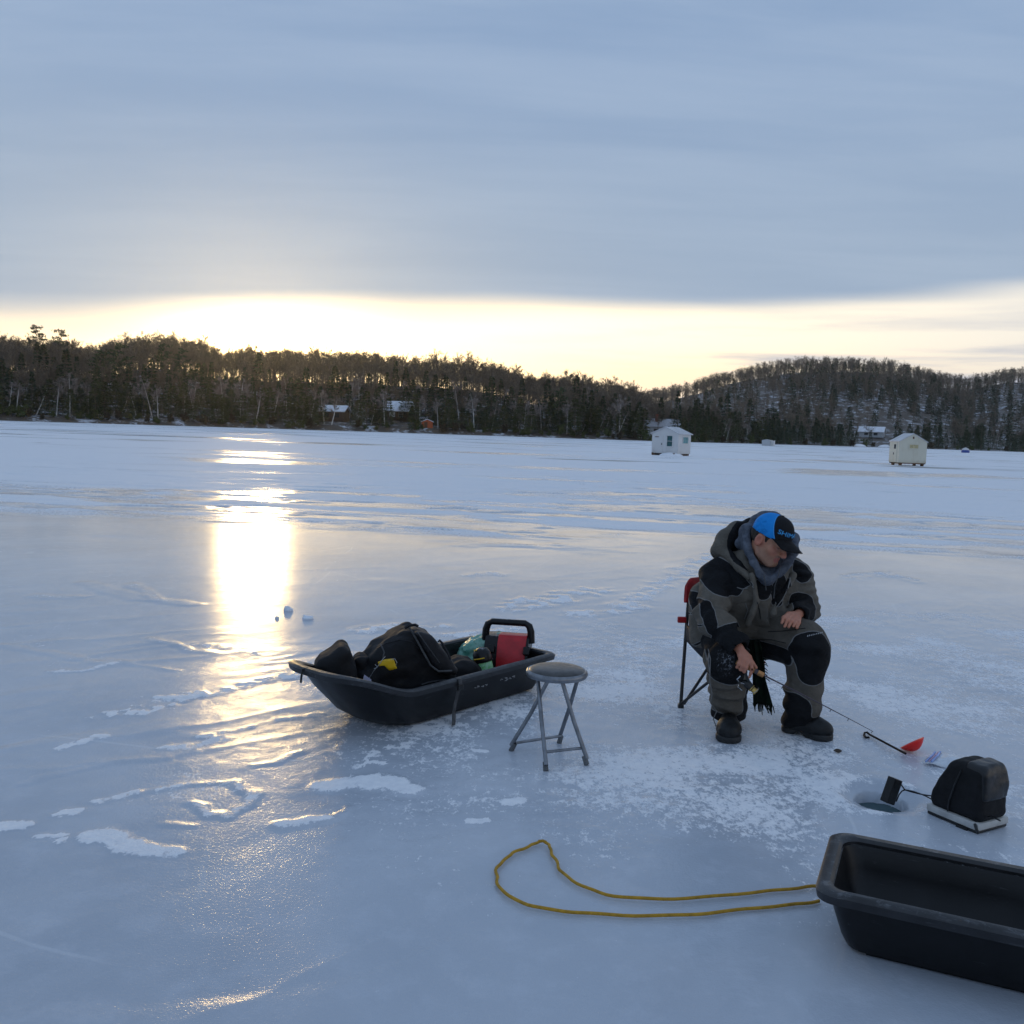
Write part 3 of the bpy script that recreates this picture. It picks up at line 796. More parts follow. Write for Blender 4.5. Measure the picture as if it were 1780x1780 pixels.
P_BUSH = [proto_mesh("shore_shrub", bushy(g, 3.2 + .5 * k, .5), M_BARK, M_SHRUB if k % 2 else M_CED) for k in range(3)]

COUNTS = {}
def plant(kind, protos, px, off, scale, label, cat, group, hs=None, leanx=0.0):
    """one standing tree at photo column px, off metres behind the shoreline"""
    Y = float(shore(px)) + off; X = (px - 890) / F_PX * Y
    z = float(terrain(np.array([X]), np.array([Y]))[0])
    k = int(rng.integers(len(protos)))
    e = empty(kind, (X, Y, z), rng.uniform(0, 2 * PI), label, cat, group)
    if leanx: e.rotation_euler = (0, leanx, 0)
    sxy = scale * rng.uniform(.9, 1.12); e.scale = (sxy, sxy, scale if hs is None else hs)
    for nm, me in zip(("trunk", "crown"), protos[k]):
        o = bpy.data.objects.new(nm, me); COL.objects.link(o); o.parent = e
    COUNTS[kind] = COUNTS.get(kind, 0) + 1
    return e
SECT = [(-260, 330, "at the far left of the shore"), (330, 560, "under the sun's glow"), (560, 760, "around the snow-roofed cottages"),
        (760, 1010, "on the point left of the white hut"), (1010, 1330, "on the point behind the white hut"), (1330, 2100, "at the foot of the round hill")]
def sect(px):
    for a, b, s in SECT:
        if a <= px < b: return s
    return SECT[-1][2]
CLEAR = [(555, 610, 0, 16), (672, 712, 0, 22), (718, 752, 0, 10), (1118, 1166, 0, 24)]     # ground kept open in front of cottages: px0, px1, off0, off1
def clear(px, off): return any(a < px < b and o0 <= off < o1 for a, b, o0, o1 in CLEAR)
# waterline cedars and shrubs
px = -200
while px < 1330:
    px += rng.uniform(9, 21)
    off = rng.uniform(2.5, 9)
    if clear(px, off): continue
    s = rng.uniform(.55, 1.15)
    plant("cedar_tree", P_CED, px, off, s, "dark green bushy cedar near the ice " + sect(px), "cedar", "cedars along the waterline " + sect(px))
px = -200
while px < 1900:
    px += rng.uniform(11, 26) if px < 1330 else rng.uniform(14, 34)
    if clear(px, 1) and rng.uniform() < .75: continue
    plant("shore_shrub", P_BUSH, px, rng.uniform(1.2, 3.5), rng.uniform(.4, .8), "low brownish shrub at the ice edge " + sect(px), "shrub", "shrubs along the ice edge " + sect(px))
# tall conifers scattered on the near slope
px = -200
while px < 1330:
    px += rng.uniform(7, 18)
    off = rng.uniform(8, 42)
    if clear(px, off): continue
    plant("conifer_tree", P_CON, px, off, rng.uniform(.72, 1.22), "tall dark pointed conifer " + sect(px), "conifer", "conifers on the slope " + sect(px))
for px, off, s, hs, lb in [(62, 74, 1.0, 1.02, "tall layered pine above the far left skyline, left one of the pair"), (101, 76, .95, 1.0, "tall layered pine above the far left skyline, right one of the pair"),
                       (176, 34, 1.25, .98, "broad dark pine, left half of the dark clump left of the glow"), (203, 38, 1.3, 1.05, "broad dark pine, right half of the dark clump left of the glow"), (312, 40, .9, .92, "single dark pine standing just left of the sun's glow"),
                       (283, 46, .9, .9, "slim dark pine left of the sun's glow"), (965, 14, .95, .85, "thick dark pine on the point, left of the white fishing hut")]:
    plant("pine_tree", P_PINE, px, off, s, lb, "pine", None, hs)
for px, off, s in [(700, 20, 1.0), (712, 26, 1.05), (655, 16, 1.0), (1142, 32, .95), (1205, 14, 1.0), (1222, 8, .9), (1300, 6, .6), (850, 20, .9), (1180, 30, .9)]:
    plant("conifer_tree", P_CON, px, off, s, "tall dark pointed conifer " + sect(px), "conifer", "conifers on the slope " + sect(px))
# birches
for px, off, s, ln in [(10, 10, .8, -.14), (25, 8, .75, -.12), (150, 7, .8, -.2), (262, 9, .85, -.15), (272, 8, .7, .05), (315, 10, .9, -.22), (330, 9, 1.0, -.05), (336, 8, .8, -.06), (352, 9, .7, -.1), (413, 8, .95, .0), (495, 26, .85, .0),
                   (535, 12, .9, .02), (560, 8, .95, -.03), (572, 6, .8, -.03), (603, 22, 1.0, .0), (664, 8, .85, .0), (757, 9, .7, .02), (850, 10, .75, .05), (873, 30, 1.0, .03), (793, 26, 1.0, -.06), (893, 12, .8, .04), (918, 14, .8, .05), (936, 12, .75, .02), (945, 22, .9, .08), (1005, 14, .7, .15), (1012, 18, .85, .1), (1031, 12, .75, .2), (1070, 5, 1.0, .12), (1066, 7, .8, .2),
                   (1125, 26, 1.1, .0), (1248, 10, .7, .1), (1256, 10, .75, .16), (1020, 30, 1.0, .05), (1090, 22, 1.0, .0), (705, 34, 1.0, .0), (740, 30, .9, .0), (620, 34, .95, .05), (1280, 14, .6, .2), (60, 12, .8, .1), (95, 9, .85, -.1), (120, 12, .9, .0), (205, 9, .8, .1), (235, 13, .9, -.1), (385, 12, .95, .05), (440, 9, .85, -.08), (470, 13, .9, .03), (520, 8, .75, .1), (640, 12, .9, -.05), (725, 14, .9, .06), (820, 9, .85, .0), (905, 9, .9, .1), (980, 9, .8, .1), (1045, 9, .8, .16), (1110, 10, .8, .05), (1290, 9, .6, .1)]:
    plant("birch_tree", P_BIRCH, px, min(off, 30) * (.45 if off < 16 else 1) + 1.5, s * 1.08, "white-barked leafless birch " + sect(px), "birch", "birches " + sect(px), None, ln)
# leafless hardwoods: the skyline row first, then the slope
n_b = 0
px = -120
while px < 1160 and n_b < 170:
    px += rng.uniform(6.0, 10.5); off = rng.uniform(62, 96); n_b += 1
    plant("bare_tree", P_BARE, px, off, rng.uniform(.80, 1.04), "bare hardwood on the near skyline " + sect(px), "bare tree", "leafless trees along the ridge " + sect(px))
while n_b < 285:
    px = rng.uniform(-60, 1290); off = rng.uniform(14, 60)
    if clear(px, off): continue
    n_b += 1
    plant("bare_tree", P_BARE, px, off, rng.uniform(.6, .95), "bare brown hardwood below the skyline " + sect(px), "bare tree", "leafless trees on the slope " + sect(px))
# conifers at the foot of the far hill
n_c = 0
while n_c < 110:
    px = rng.uniform(1300, 1860); off = rng.uniform(4, 34); n_c += 1
    if 1478 < px < 1545 and rng.uniform() < .75: continue
    plant("conifer_tree", P_CON, px, off, rng.uniform(.45, .80), "small dark spruce " + sect(px), "spruce", "spruces " + sect(px))

# the rest of the wood, one object per kind: too many to count
def forest(name, label, protos, pts, mats, cat):
    Vs, Fs, Ms = [], [], []; n = 0
    for (x, y, z, s, hz) in pts:
        k = int(rng.integers(len(protos))); a = rng.uniform(0, 2 * PI); c, s_ = math.cos(a), math.sin(a)
        for mi, (V, F) in enumerate(protos[k]):
            W = np.empty_like(V); W[:, 0] = (V[:, 0] * c - V[:, 1] * s_) * s + x; W[:, 1] = (V[:, 0] * s_ + V[:, 1] * c) * s + y; W[:, 2] = V[:, 2] * hz + z
            Vs.append(W); Fs.append(F + n); Ms.append(np.full(len(F), mi, np.int32)); n += len(V)
    me = mesh_np(name, np.concatenate(Vs), np.concatenate(Fs))
    o = link(name, me, mats, smooth=False)
    me.polygons.foreach_set("material_index", np.concatenate(Ms))
    return tag(o, label, cat, kind="stuff")
g2 = np.random.default_rng(23)
print('near', [len(p[0].vertices)+len(p[1].polygons) for p in P_BARE])
L_BARE = [bare_tree(g2, 13, .27, .04, fk, .9, .17, far=True) for fk in (.3, .38, .45, .35, .5)]
print('far', [len(b[1]) for a,b in L_BARE])
L_CON = [conifer(g2, H, .21, .05, .8, 0, 330, -.12, .85) for H in (10, 11, 12)]
def scatter(n, fpx, fy, s0, s1, keep=None):
    pts = []
    while len(pts) < n:
        px = fpx(); Y = fy(px)
        if Y < shore(px) + 5: continue
        if keep is not None and not keep(px, Y): continue
        X = (px - 890) / F_PX * Y
        z = float(terrain(np.array([X]), np.array([Y]))[0]); s = g2.uniform(s0, s1)
        pts.append((X, Y, z, s * g2.uniform(.9, 1.15), s))
    return pts
nearb = scatter(1500, lambda: g2.uniform(-330, 1240), lambda p: shore(p) + g2.uniform(28, 125), .65, 1.0, lambda p, y: not clear(p, y - shore(p)))
nearb += scatter(650, lambda: g2.uniform(-250, 1150), lambda p: shore(p) + g2.uniform(58, 118), .84, 1.0)
forest("near_hardwoods", "leafless grey-brown wood filling the near ridge behind the lakeshore", L_BARE, nearb, [M_BARK, M_TWIG], "woodland")
def open_snow(p, y):
    u = noise2(np.array([p * .022]), np.array([y * .02]), 9)[0]
    if 1440 < p < 1650 and y < 520: return g2.uniform() < .10
    if p > 1680 and y < 620: return g2.uniform() < .4
    if p < 1400 and y < 600: return g2.uniform() < (.42 if u < .1 else .8)
    return True
farb = scatter(2200, lambda: g2.uniform(960, 2200), lambda p: 370 + 400 * g2.uniform() ** .85, .75, 1.05, open_snow)
forest("far_hardwoods", "leafless wood covering the round hill on the right", L_BARE, farb, [M_BARK, M_TWIG], "woodland")
def dark_band(p, y):
    if 1440 < p < 1650 and y < 500: return g2.uniform() < .12
    c = math.exp(-((p - 1540) / 190) ** 2)
    return g2.uniform() < .10 + .8 * c * (y < 690)
farc = scatter(520, lambda: g2.uniform(1180, 2000), lambda p: 380 + 300 * g2.uniform(), .6, .95, dark_band)
forest("far_conifers", "dark evergreens covering the middle of the round hill on the right", L_CON, farc, [M_BARK, M_CON], "woodland")
# ------------------------------------------------------------------ huts and cottages
def panel_mat(name, col, dirt, rough=0.55, rib=9.0):
    m, t, p = new_mat(name)
    tc = t.node("ShaderNodeTexCoord").outputs["Object"]
    n1 = t.noise(t.mapping(tc, (1.2, 1.2, .5)), 2.0, 6, .65)
    sz = t.node("ShaderNodeSeparateXYZ"); t.set(sz.inputs[0], tc)
    low = t.math('MULTIPLY', t.ramp(sz.outputs[2], 0.55, 0.15), 0.6)
    t.set(p.inputs["Base Color"], t.mix(t.math('ADD', t.math('MULTIPLY', t.ramp(n1, .5, .8), .5), t.math('MULTIPLY', low, n1)), col, dirt))
    p.inputs["Roughness"].default_value = rough
    wv = t.node("ShaderNodeTexWave"); wv.wave_type = 'BANDS'; wv.bands_direction = 'X'; wv.wave_profile = 'SAW'
    t.set(wv.inputs["Vector"], t.vmath('ADD', tc, (0, 0, 0))); wv.inputs["Scale"].default_value = rib * .3
    t.set(p.inputs["Normal"], t.bump(wv.outputs["Fac"], .3, .01))
    return m
M_WHITE = panel_mat("white_siding", (0.60, 0.60, 0.60), (0.42, 0.41, 0.39))
M_CREAM = panel_mat("cream_plywood", (0.62, 0.60, 0.50), (0.42, 0.35, 0.24), .6, 1.2)
M_GREYP = panel_mat("grey_siding", (0.42, 0.45, 0.48), (0.30, 0.32, 0.34))
M_BROWN = panel_mat("brown_logs", (0.085, 0.052, 0.034), (0.05, 0.034, 0.024), .7, 3)
M_RUST = mat("weathered_wood", (0.16, 0.085, 0.045), .8, var=.3, vscale=5)
M_TEAL = mat("teal_glass", (0.012, 0.085, 0.095), .12, var=.2)
M_TEALP = mat("pale_teal_glass", (0.13, 0.30, 0.32), .15, var=.2)
M_YPANE = mat("yellowed_plastic_pane", (0.48, 0.42, 0.24), .35, var=.15)
M_DGLASS = mat("dark_window_glass", (0.04, 0.045, 0.05), .1)
M_ROOFW = mat("pale_metal_roof", (0.52, 0.53, 0.56), .4, var=.08, vscale=2)
M_ROOFS = mat("snowy_roof", (0.78, 0.81, 0.87), .8, var=.06, vscale=1, bump=.3, bscale=3, bdist=.05)
M_ROOFG = mat("frosted_shingle_roof", (0.46, 0.47, 0.51), .7, var=.1, vscale=2)
M_BRICK = mat("brick_chimney", (0.30, 0.10, 0.06), .8, var=.25, vscale=6)
M_ORANGE = mat("orange_paint", (0.55, 0.12, 0.03), .6)
M_BLUE = mat("blue_tarp", (0.03, 0.07, 0.30), .5, bump=.3, bscale=9)
M_SNOW = mat("packed_snow", (0.84, 0.87, 0.92), .8, var=.04, vscale=3, bump=.4, bscale=7, bdist=.04)
M_TRIM = mat("white_trim", (0.62, 0.62, 0.62), .5)

def gable_house(name, loc, rz, W, D, He, Hp, wallm, roofm, label, cat, z0=0.0, over=0.12, rt=0.06, ridge='y'):
    """gable end faces -y (front); ridge runs along y"""
    e = empty(name, loc, rz, label, cat)
    mb = MB()
    pts = [(-W/2, z0), (W/2, z0), (W/2, He), (0, Hp), (-W/2, He)]
    mb.prism([(x, z) for x, z in pts], (1, 0, 0), (0, 0, 1), ((0, -D/2, 0), (0, D, 0)))
    mb.build("wall", wallm, e)
    mb = MB(); sl = (Hp - He) / (W / 2)
    xo = W/2 + over; zo = He - sl * over
    for s in (-1, 1):
        mb.prism([(0, Hp + .004), (s * xo, zo + .004), (s * xo, zo + rt), (0, Hp + rt)], (1, 0, 0), (0, 0, 1), ((0, -D/2 - over, 0), (0, D + 2 * over, 0)))
    roof = mb.build("roof", roofm, e)
    return e, roof
def window(e, face, u, z, w, h, W, D, glass, frame=M_TRIM, bars=1, nm="window"):
    """face: 'front' (-y) / 'right' (+x) / 'left' (-x)"""
    def P(a, out, b):
        if face == 'front': return (a, -D/2 - out, b)
        if face == 'right': return (W/2 + out, a, b)
        return (-W/2 - out, a, b)
    def sz(a, t, b): return (a, t, b) if face == 'front' else (t, a, b)
    mb = MB(); mb.box(P(u, .012, z), sz(w, .03, h)); o = mb.build(nm, glass, e)
    mb = MB(); f = .05
    for s in (-1, 1):
        mb.box(P(u + s * (w/2 + f/2), .02, z), sz(f, .06, h + 2 * f)); mb.box(P(u, .02, z + s * (h/2 + f/2)), sz(w, .058, f))
    for k in range(bars): mb.box(P(u, .022, z - h/2 + h * (k + 1) / (bars + 1)), sz(w, .05, .035))
    mb.build("frame", frame, o)
    return o
g0 = ground(1166, 792); g0[2] = 0
hut, roof = gable_house("fishing_hut", (g0[0] + .1, g0[1] + .6, 0.0), R(-35), 2.35, 2.35, 1.78, 2.28, M_WHITE, M_ROOFW, "white gabled ice fishing hut with teal windows on the lake", "fishing hut", .17)
window(hut, 'front', .42, 1.18, .46, .84, 2.35, 2.35, M_TEAL)
window(hut, 'right', .10, 1.28, .95, .5, 2.35, 2.35, M_TEALP, bars=0)
for s in (-1, 1):
    mb = MB(); mb.box((s * .95, -.1, .09), (.12, 2.75, .15)); mb.box((s * .95, -1.44, .15), (.12, .14, .14)); mb.build("runner", M_RUST, hut)
mb = MB(); mb.box((-.55, -1.19, .92), (.72, .03, 1.42)); dr = mb.build("door", M_WHITE, hut)
mb = MB(); mb.box((-.28, -1.225, .92), (.05, .04, .14)); mb.build("handle", M_DGLASS, dr)
mb = MB(); mb.box((-.72, -1.225, 1.50), (.34, .012, .05)); mb.build("nameplate", M_RUST, hut)
# drift banked against the white hut
o = solid("snow_drift", lambda P: smax(ell(P, (g0[0] - .1, g0[1] - .75, -.02), (1.0, .55, .28)) + .03 * noise(P[..., 0] * 3, P[..., 1] * 3, P[..., 2] * 3, 3), -.02 - P[..., 2], .02), (g0[0] - 1.5, g0[1] - 1.6, -.1), (g0[0] + 1.2, g0[1] + .1, .4), .05, M_SNOW)
tag(o, "small snow bank piled against the front of the white hut", "snow bank")
g1 = ground(1585, 810)
hut2, _ = gable_house("fishing_hut", (g1[0], g1[1] + .9, 0), R(-3), 2.0, 2.0, 1.75, 2.32, M_CREAM, M_ROOFW, "cream plywood ice fishing hut on wooden skids, right side of the lake", "fishing hut", .22, .06)
window(hut2, 'front', .06, 1.42, .62, .26, 2.0, 2.0, M_YPANE, M_CREAM, 0)
mb = MB(); mb.box((-1.015, -.28, .98), (.03, .72, 1.45)); dr = mb.build("door", M_CREAM, hut2)
mb = MB(); mb.box((-1.04, -.28, 1.38), (.03, .34, .32)); mb.build("pane", M_DGLASS, dr)
mb = MB(); mb.box((-1.045, -.05, .86), (.04, .05, .16)); mb.build("handle", M_DGLASS, dr)
mb = MB(); mb.box((0, -1.01, 2.05), (.10, .03, .16)); mb.build("vent", M_RUST, hut2)
for s in (-1, 1):
    mb = MB(); mb.box((s * .78, 0, .17), (.12, 2.15, .1)); mb.box((s * .78, -.85, .06), (.14, .3, .13)); mb.box((s * .78, .7, .06), (.14, .3, .13)); mb.build("skid", M_RUST, hut2)
for s in (-1, 1):
    mb = MB(); mb.box((0, s * 1.0, .185), (1.9, .07, .07)); mb.build("sill_beam", M_RUST, hut2)
g2_ = ground(1333, 775)
hut3, _ = gable_house("fishing_hut", (g2_[0], g2_[1], 0), R(-30), 2.0, 1.8, 1.3, 1.45, M_GREYP, M_TRIM, "tiny grey fishing shack with white roof, far out by the shore", "fishing hut", .05, .05)
mb = MB(); mb.box((1.35, .2, .65), (.7, 1.2, 1.3)); mb.build("porch", M_TRIM, hut3)
window(hut3, 'right', -.3, .8, .4, .4, 2.0, 1.8, M_DGLASS, bars=0)
g3_ = ground(1678, 787)
e = empty("ice_shelter", (g3_[0], g3_[1], 0), 0, "small blue and white pop-up shelter near the right-hand shore", "shelter")
mb = MB(); mb.lathe([(.85, 0), (.9, .35), (.8, .62)], 12); mb.build("skirt", M_BLUE, e, True)
mb = MB(); mb.lathe([(.8, .621), (.62, .95), (.25, 1.15), (.02, 1.2)], 12); mb.build("top", M_TRIM, e, True)

def house_at(px, off, **kw):
    Y = float(shore(px)) + off; X = (px - 890) / F_PX * Y
    z = float(terrain(np.array([X]), np.array([Y]))[0])
    return (X, Y, z - .25)
c1, _ = gable_house("cottage", house_at(577, 17), R(84), 6.0, 7.0, 3.0, 4.4, M_BROWN, M_ROOFS, "dark brown log cottage under a snowy roof among shore trees", "cottage", 0, .6, .28)
window(c1, 'right', -1.6, 1.8, 1.4, 1.2, 6.0, 7.0, M_DGLASS, M_BROWN); window(c1, 'right', 1.6, 1.8, 1.6, 1.2, 6.0, 7.0, M_DGLASS, M_BROWN); window(c1, 'left', 1.5, 1.8, 1.6, 1.2, 6.0, 7.0, M_DGLASS, M_BROWN); window(c1, 'left', -1.6, 1.8, 1.4, 1.2, 6.0, 7.0, M_DGLASS, M_BROWN)
c2, _ = gable_house("cottage", house_at(690, 23), R(78), 6.0, 7.0, 3.0, 5.4, M_BROWN, M_ROOFS, "small cottage with a steep bright snowy roof, left of the orange shed", "cottage", 0, .5, .28)
window(c2, 'left', 1.2, 1.7, 1.6, 1.3, 6, 7, M_TRIM); window(c2, 'left', -1.4, 1.7, 1.2, 1.3, 6, 7, M_DGLASS)
c3, _ = gable_house("shed", house_at(738, 7), R(8), 3.0, 2.4, 1.9, 2.5, M_ORANGE, M_ROOFS, "small orange shed with snow on its roof at the ice edge", "shed", 0, .25, .2)
mb = MB(); mb.box((-.4, -1.22, .95), (.9, .05, 1.7)); mb.build("door", M_RUST, c3)
c4, rf = gable_house("cottage", house_at(1142, 30), R(94), 7, 10.5, 4.6, 6.8, M_GREYP, M_ROOFG, "cottage with long frosted roof and brick chimney, behind the white hut", "cottage", 0, .5, .15)
mb = MB(); mb.box((-1.2, 1.6, 6.9), (.9, .8, 2.6)); mb.box((-1.2, 1.6, 8.24), (1.04, .94, .12)); mb.build("chimney", M_BRICK, rf)
window(c4, 'left', -2.5, 3.0, 1.8, 1.4, 7, 10.5, M_DGLASS); window(c4, 'left', 2.0, 3.0, 1.8, 1.4, 7, 10.5, M_DGLASS)
Yf = 430.0; Xf = (1508 - 890) / F_PX * Yf
c5, _ = gable_house("cottage", (Xf, Yf, float(terrain(np.array([Xf]), np.array([Yf]))[0]) - .3), R(62), 7, 10, 2.6, 4.6, M_GREYP, M_ROOFS, "low grey snow-roofed cottage in the clearing below the round hill", "cottage", 0, .6, .3)
window(c5, 'left', 2, 1.5, 1.6, 1.1, 7, 10, M_DGLASS, M_GREYP); window(c5, 'left', -2, 1.5, 1.6, 1.1, 7, 10, M_DGLASS, M_GREYP)
for px_, lb in [(1487, "left one"), (1532, "right one")]:
    p_ = house_at(px_, 3)
    e = empty("covered_boat", p_, R(15), "snow-covered upturned boat on the shore below the clearing, " + lb, "boat")
    G = np.array([[(3.0 * (2 * u - 1), .9 * math.sin(PI * u) ** .5 * math.cos(PI * v), .25 + .95 * math.sin(PI * u) ** .5 * math.sin(PI * v)) for v in np.linspace(0, 1, 9)] for u in np.linspace(.01, .99, 14)])
    sheet("hull", G, M_SNOW, e, .05)
# ------------------------------------------------------------------ gear on the ice
M_HDPE = mat("black_moulded_plastic", (0.008, 0.0085, 0.010), .36, var=.2, vscale=4, bump=.15, bscale=90, bdist=.002, spec=.32)
M_RIM = mat("scuffed_black_rim", (0.020, 0.021, 0.024), .42, var=.25, vscale=7, bump=.15, bscale=90, bdist=.002)
M_NYL = mat("black_nylon", (0.0065, 0.007, 0.009), .7, var=.25, vscale=6, bump=.5, bscale=35, bdist=.008, spec=.3)
M_NYL2 = mat("charcoal_nylon", (0.013, 0.014, 0.018), .6, var=.25, vscale=6, bump=.4, bscale=45, bdist=.006, spec=.35)
M_WEB = mat("grey_webbing", (0.06, 0.062, 0.066), .7, var=.2, vscale=20)
M_VINYL = mat("black_vinyl", (0.007, 0.008, 0.010), .36, var=.2, vscale=5, bump=.4, bscale=14, bdist=.01)
M_RED = mat("red_plastic", (0.50, 0.012, 0.020), .42, var=.15, vscale=9, bump=.2, bscale=60)
M_GREENBAG, t_, p_ = new_mat("green_plastic_bag")
tc_ = t_.node("ShaderNodeTexCoord").outputs["Object"]
t_.set(p_.inputs["Base Color"], t_.mix(t_.ramp(t_.noise(tc_, 14, 4), .35, .65), (0.10, 0.36, 0.27), (0.30, 0.58, 0.47)))
p_.inputs["Roughness"].default_value = .3; p_.inputs["Transmission Weight"].default_value = .25
t_.set(p_.inputs["Normal"], t_.bump(t_.noise(tc_, 26, 4, .6, .5), .8, .015))
M_GREENL = mat("green_label", (0.08, 0.42, 0.06), .4, var=.3, vscale=40, col2=(0.35, 0.60, 0.40))
M_YEL = mat("yellow_tag", (0.75, 0.48, 0.01), .5, var=.06)
M_PALE = mat("pale_lilac_tag", (0.50, 0.50, 0.66), .5, var=.06)
M_STEEL = mat("grey_painted_steel", (0.22, 0.235, 0.26), .35, metal=.6, var=.15, vscale=20)
M_STEELD = mat("grey_rubber_foot", (0.12, 0.13, 0.14), .7)
M_SEAT = mat("worn_dark_vinyl_seat", (0.050, 0.048, 0.047), .36, var=.3, vscale=14, bump=.2, bscale=60, bdist=.003)
M_BLACKM = mat("black_enamel_tube", (0.010, 0.011, 0.012), .35)
M_MATTE = mat("matte_black_plastic", (0.007, 0.0075, 0.008), .75, spec=.2)
M_REDFAB = mat("red_canvas", (0.36, 0.008, 0.012), .75, var=.2, vscale=18, bump=.3, bscale=120, bdist=.002)
M_CORK = mat("cork", (0.42, 0.20, 0.07), .75, var=.3, vscale=60)
M_GOLD = mat("gold_spool", (0.62, 0.42, 0.12), .3, metal=.7, var=.2, vscale=60)
M_BAIL = mat("steel_wire", (0.45, 0.46, 0.48), .25, metal=.9)
M_SCOOP = mat("bright_red_plastic", (0.85, 0.02, 0.012), .4, var=.05)
M_BASE = mat("white_plastic_base", (0.50, 0.50, 0.48), .5, var=.12, vscale=9)
M_ROPE = mat("yellow_rope", (0.52, 0.29, 0.02), .75, var=.12, vscale=30, bump=.9, bscale=220, bdist=.006)
M_SCUFF = mat("white_scuffed_lettering", (0.40, 0.41, 0.43), .6)
M_SNOWB = mat("snow_lump", (0.80, 0.84, 0.90), .6, var=.05, vscale=20, bump=.4, bscale=60, bdist=.006)

# scuffs and a dusting of frost on the moulded sleds
for m_, lo_, hi_, am in ((M_HDPE, .62, .70, .30), (M_RIM, .56, .68, .45)):
    t = NT(m_.node_tree); p = t.n["Principled BSDF"]; tc = t.node("ShaderNodeTexCoord").outputs["Object"]
    base = p.inputs["Base Color"].links[0].from_socket
    scr = t.ramp(t.noise(t.mapping(tc, (3, 22, 22), (0, 0, .15)), 3.0, 6, .7, .4), lo_, hi_)
    c = t.mix(t.math('MULTIPLY', scr, am), base, (.10, .105, .115))
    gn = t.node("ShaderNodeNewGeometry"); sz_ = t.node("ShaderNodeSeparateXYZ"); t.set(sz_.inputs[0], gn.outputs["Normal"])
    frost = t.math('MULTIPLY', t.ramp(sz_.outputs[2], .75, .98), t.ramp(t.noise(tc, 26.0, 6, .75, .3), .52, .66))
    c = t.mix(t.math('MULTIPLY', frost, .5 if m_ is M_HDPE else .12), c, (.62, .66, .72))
    t.set(p.inputs["Base Color"], c)
# ---- cargo sled
def make_sled(label, loc, ang, L=1.66, W=0.69, Hr=0.225, bowrise=0.115):
    """local x: stern (0) -> bow (L); local y across"""
    e = empty("cargo_sled", loc, ang, label, "sled")
    N = 120
    def loop(iside, ibow, istern, z, rise, grooves=0.0):
        x0, x1, hw = istern, L - ibow, W / 2 - iside
        rb = max(min(.27, hw * .85), .02); rs = max(min(.06, hw), .02)
        segs = []
        def arc(cx, cy, r, a0, a1, n): return [(cx + r * math.cos(a0 + (a1 - a0) * i / n), cy + r * math.sin(a0 + (a1 - a0) * i / n)) for i in range(n)]
        def lin(a, b, n): return [(a[0] + (b[0] - a[0]) * i / n, a[1] + (b[1] - a[1]) * i / n) for i in range(n)]
        P = lin((x0, hw - rs), (x0, -hw + rs), 10)[0:10] + arc(x0 + rs, -hw + rs, rs, PI, 1.5 * PI, 8)
        P += lin((x0 + rs, -hw), (x1 - rb, -hw), 34) + arc(x1 - rb, -hw + rb, rb, 1.5 * PI, 2 * PI, 10)
        P += lin((x1, -hw + rb), (x1, hw - rb), 8) + arc(x1 - rb, hw - rb, rb, 0, .5 * PI, 10)
        P += lin((x1 - rb, hw), (x0 + rs, hw), 34) + arc(x0 + rs, hw - rs, rs, .5 * PI, PI, 8)
        out = []
        for (x, y) in P:
            zz = z + rise * float(sstep(L - .44, L - .0, x))
            if grooves and .3 < x < L - .45:
                y -= math.copysign(grooves * (0.5 + .5 * math.tanh(8 * math.sin(x * 11.0))), y)
            out.append((x, y, zz))
        return out
    rows = [loop(.30, .60, .25, .010, .02), loop(.118, .40, .10, .005, .02), loop(.088, .35, .085, .010, .025), loop(.070, .27, .07, .045, .05, .006), loop(.045, .13, .045, .13, .10, .008), loop(.034, .055, .03, .195, bowrise, .0),
            loop(.030, .045, .03, Hr - .012, bowrise), loop(.042, .06, .042, Hr - .014, bowrise), loop(.048, .075, .045, .19, bowrise), loop(.060, .15, .058, .13, .10, .008), loop(.088, .30, .083, .05, .05), loop(.118, .38, .11, .026, .03), loop(.30, .58, .25, .028, .02)]
    n = len(rows[0]); mb = MB(); V = [p for r in rows for p in r]; F = []
    for i in range(len(rows) - 1):
        for k in range(n): F.append([i*n+k, i*n+(k+1) % n, (i+1)*n+(k+1) % n, (i+1)*n+k])
    F.append(list(range(n))); F.append([(len(rows)-1)*n+k for k in range(n)][::-1])
    mb.add(V, F); mb.build("hull", M_HDPE, e, True)
    rr = [loop(.020, .03, .02, Hr - .034, bowrise), loop(-.004, -.004, -.004, Hr - .030, bowrise), loop(-.008, -.008, -.008, Hr - .004, bowrise), loop(.004, .004, .004, Hr + .006, bowrise), loop(.030, .040, .03, Hr + .006, bowrise), loop(.040, .052, .04, Hr - .004, bowrise), loop(.038, .05, .038, Hr - .030, bowrise)]
    mb = MB(); V = [p for r in rr for p in r]; F = []
    for i in range(len(rr)):
        j = (i + 1) % len(rr)
        for k in range(n): F.append([i*n+k, i*n+(k+1) % n, j*n+(k+1) % n, j*n+k])
    mb.add(V, F); mb.build("rim", M_RIM, e, True)
    # keel runners moulded under the hull
    for s in (-.14, 0, .14):
        mb = MB(); mb.tube([(x, s, .004 + .08 * float(sstep(L - .85, L - .25, x))) for x in np.linspace(.15, L - .55, 14)], .009, 6); mb.build("runner", M_HDPE, e, True)
    return e, loop
_p1, _p2, _pc = ground(710, 1266)[:2], ground(899, 1215.6)[:2], ground(967, 1138, .225)[:2]
SDIR = (_p2 - _p1) / np.linalg.norm(_p2 - _p1); SPERP = np.array([-SDIR[1], SDIR[0]])
SDIR = SDIR + .064 * SPERP; SDIR /= np.linalg.norm(SDIR); SPERP = np.array([-SDIR[1], SDIR[0]])
STERN = _pc + SPERP * .345 + SDIR * .012
